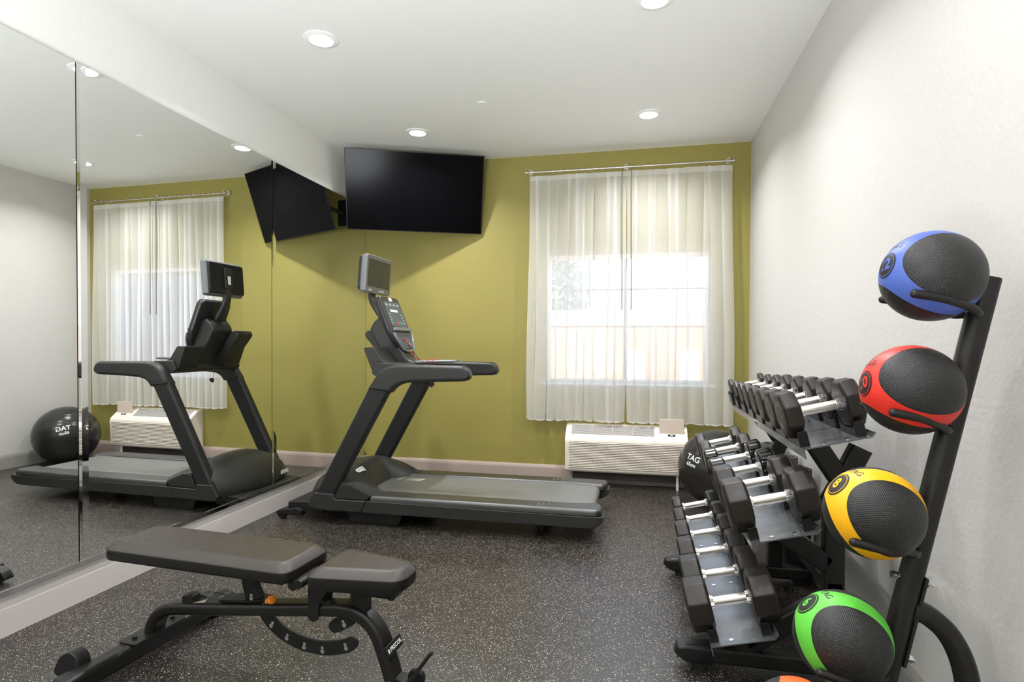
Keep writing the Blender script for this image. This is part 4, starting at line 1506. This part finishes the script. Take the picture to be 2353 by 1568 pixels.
for name, col, c, num in balls:
    view = (Vector((0, 0, 1.2855)) - Vector(c)).normalized()
    vr = (-view).cross(Vector((0, 0, 1))).normalized()
    vu = view.cross(vr)
    cap_d, logo_d = [vr * a + vu * b + view * sqrt(max(0, 1 - a * a - b * b)) for a, b in looks[name]]
    lx = logo_d
    az = (cap_d - lx * cap_d.dot(lx)).normalized()
    ly = az.cross(lx)
    mat = 'ball_' + name
    MT[mat] = ball_material(name + '_medicine_ball_rubber', col)
    mb = MB()
    bmesh.ops.create_icosphere(mb.bm, subdivisions=5, radius=BALL_R)
    root = mb.build('medicine_ball', mat, loc=c, sharp=180)
    root.rotation_euler = Matrix((lx, ly, az)).transposed().to_euler()
    where = {'blue': 'topmost on the leaning rack', 'red': 'second from the top of the leaning rack', 'yellow': 'in the middle of the leaning rack',
             'green': 'low on the leaning rack', 'orange': 'lowest, mostly below the photo'}[name]
    tag(root, '%s and black medicine ball, %s' % (name, where), 'medicine ball', 'medicine balls on the leaning rack')

    def onball(v, lift=0.0009):
        # wrap flat artwork (x along the band, y across it) onto the ball about local +X
        a, b = v.x / BALL_R, v.y / BALL_R
        return Vector((cos(a) * cos(b), sin(a) * cos(b), sin(b))) * (BALL_R + lift)
    if name != 'orange':
        mb = MB()
        vs, fs = disc_mesh(0.0, 0.034, 40, 5)
        add_mapped(mb, vs, fs, onball)
        pd_ = mb.build('printed_disc', 'dark_print', root)
        mb = MB()
        vs, fs = text_mesh(num, 0.040, 0.0012)
        add_mapped(mb, [Vector((-w.y, w.x, 0)) for w in vs], fs, lambda v: onball(v, 0.0016))
        vs, fs = disc_mesh(0.0285, 0.0300)
        add_mapped(mb, vs, fs, lambda v: onball(v, 0.0016))
        MT['print_' + name] = simple(name + '_print', col, 0.45)
        mb.build('printed_number', 'print_' + name, pd_)
        mb = MB()
        vs, fs = text_mesh('TAG', 0.024)
        add_mapped(mb, [Vector((v.x - 0.052, v.y + 0.012, 0)) for v in [Vector((-w.y, w.x, 0)) for w in vs]], fs, onball)
        mb.build('printed_lettering', 'dark_print', root)

# ------------------------------------------------------------------ exercise ball
gb = MB()
GR = 0.300
n = 96
rings = []
for i in range(n + 1):
    a = -pi / 2 + pi * i / n
    lat = sin(a)
    r = GR * cos(a)
    groove = 0.0
    for g0 in (0.16, 0.42, 0.62, 0.78):
        for sgn in (-1, 1):
            groove += 0.0022 * math.exp(-((lat - sgn * g0) / 0.012) ** 2)
    rr = max(1e-4, r - groove)
    rings.append([(rr * cos(2 * pi * k / 96), rr * sin(2 * pi * k / 96), GR * sin(a)) for k in range(96)])
gb.loft(rings)
gym = gb.build('exercise_ball', 'ball_grey', loc=(0.634, 4.787, 0.30), sharp=180)
gym.rotation_euler = (radians(-28), radians(30), 0)
tag(gym, 'large glossy dark grey exercise ball on the floor in the corner by the air conditioner', 'exercise ball')
inv = gym.rotation_euler.to_matrix().transposed()
fwd = inv @ Vector((-0.70, -0.66, 0.27)).normalized()
upv = inv @ Vector((-0.12, 0.45, 0.88))
rt = upv.cross(fwd).normalized()
upv = fwd.cross(rt)
mb = MB()
for word, size, dx, dy in (('TAG', 0.064, 0, 0.024), ('65cm', 0.040, 0.0, -0.026)):
    vs, fs = text_mesh(word, size, 0.001)

    def wrap(v):
        q = Matrix.Rotation(-0.60, 2) @ Vector((v.x + dx, v.y + dy))
        a, b = q.x / GR, q.y / GR
        d = fwd * (cos(a) * cos(b)) + rt * (sin(a) * cos(b)) + upv * sin(b)
        return d * (GR + 0.0012)
    add_mapped(mb, vs, fs, wrap)
mb.build('printed_lettering', 'white_print', gym)

# ------------------------------------------------------------------ rolled mats standing behind the rack
mats = [((0.868, 3.985), 0.082, 0.640, 'mat_grey', 'grey rolled exercise mat standing behind the rack, nearest the exercise ball'),
        ((0.868, 3.705), 0.084, 0.615, 'mat_grey', 'grey rolled exercise mat standing between two other rolls behind the rack'),
        ((0.870, 3.42), 0.080, 0.600, 'mat_black', 'black rolled exercise mat standing behind the rack, nearest the ball rack')]
for (mx_, my_), r, h, mat, lb in mats:
    mb = MB()
    pts_o, turns, th = [], 2.3, 0.007
    N = 160
    pitch = 0.0105
    outer, inner = [], []
    for i in range(N + 1):
        a = 2 * pi * turns * i / N
        rr = r - pitch * turns + pitch * a / (2 * pi)
        outer.append((rr * cos(a), rr * sin(a)))
        inner.append(((rr - th) * cos(a), (rr - th) * sin(a)))
    for z0, z1 in ((0.0, h),):
        V = [[mb.bm.verts.new((p[0], p[1], z)) for p in line] for line in (outer, inner) for z in (z0, z1)]
        ob, ot, ib, it = V
        for i in range(N):
            mb.face((ob[i], ob[i + 1], ot[i + 1], ot[i]))
            mb.face((ib[i + 1], ib[i], it[i], it[i + 1]))
            mb.face((ot[i], ot[i + 1], it[i + 1], it[i]))
            mb.face((ob[i + 1], ob[i], ib[i], ib[i + 1]))
        mb.face((ob[0], ot[0], it[0], ib[0]))
        mb.face((ot[N], ob[N], ib[N], it[N]))
    tag(mb.build('rolled_mat', mat, loc=(mx_, my_, 0)), lb, 'exercise mat', 'rolled mats behind the rack')

# ------------------------------------------------------------------ outside the window
struct(MB().box(-14, 16, YB + T, 30, -0.30, -0.12), 'ground_outside', 'paving')
fence = tag(empty('garden_fence', (0.5, 9.2, -0.12)), 'tan board fence with a cream top rail outside the window', 'fence')
MB().box(-7, 3.2, 9.20, 9.26, -0.12, 1.57).build('board_panel', 'fence', fence, fence.location)
MB().box(-7, 3.2, 9.17, 9.27, 1.57, 1.82).build('top_rail', 'fence_cap', fence, fence.location)
house = tag(empty('neighbour_house', (7.0, 13.0, -0.12)), 'pale stucco house with a low grey roof seen in the mirror beyond the window', 'house')
HO = house.location
MB().box(3.6, 13, 12.0, 18, -0.12, 2.5).build('house_wall', 'stucco', house, HO)
MB().prism([(11.6, 2.45), (15.0, 3.9), (18.4, 2.45)], 3.2, 13.4, 'yz').build('roof', 'roof', house, HO)
for x in (4.4, 6.2, 8.0):
    w = MB().box(x, x + 1.1, 11.97, 12.03, 0.9, 2.0).build('house_window', 'dark_glass', house, HO)
tree_o = tag(empty('garden_tree', (-2.2, 13.0, -0.12)), 'leafy green tree standing beyond the fence outside the window', 'tree')
MB().tube([(-2.2, 13, -0.12), (-2.15, 13, 1.2), (-2.25, 13, 2.4)], 0.12, 12, scale=[1.2, 1, 0.7]).build('trunk', 'bark', tree_o, tree_o.location)
mb = MB()
rnd = random.Random(4)
for i in range(1500):
    a, b = rnd.uniform(0, 2 * pi), math.acos(rnd.uniform(-1, 1))
    r = 1.05 * rnd.uniform(0.35, 1) ** 0.5
    c = Vector((-2.2 + r * sin(b) * cos(a) * 1.1, 13 + r * sin(b) * sin(a), 2.5 + r * cos(b) * 1.0))
    ex = Vector((rnd.uniform(-1, 1), rnd.uniform(-1, 1), rnd.uniform(-1, 1))).normalized()
    ey = ex.orthogonal().normalized()
    s = rnd.uniform(0.05, 0.11)
    mb.face([mb.bm.verts.new(c + ex * s * p + ey * s * q * 0.6) for p, q in ((-1, 0), (0, -1), (1, 0), (0, 1))])
mb.build('foliage', 'leaves', tree_o, tree_o.location)
for (x, y, lb) in ((-0.02, 8.2, 'grey sling patio chair outside, seen through the middle of the curtains'),
                   (0.75, 8.3, 'grey sling patio chair outside, seen through the right curtain')):
    ch = tag(empty('patio_chair', (x, y, -0.12)), lb, 'patio chair', 'patio chairs outside')
    CO = ch.location
    MB().obox((x, y + 0.30, 0.80), (1, 0, 0), (0, cos(-0.3), sin(-0.3)), (0, -sin(-0.3), cos(-0.3)), 0.14, 0.012, 0.40).build('backrest', 'lounge', ch, CO)
    MB().box(x - 0.24, x + 0.24, y - 0.25, y + 0.22, 0.28, 0.31).build('seat', 'lounge', ch, CO)
    for px in (-0.22, 0.22):
        for py in (-0.22, 0.20):
            MB().cyl((x + px, y + py, -0.12), (x + px, y + py, 0.29), 0.014, 10).build('leg', 'wand', ch, CO)
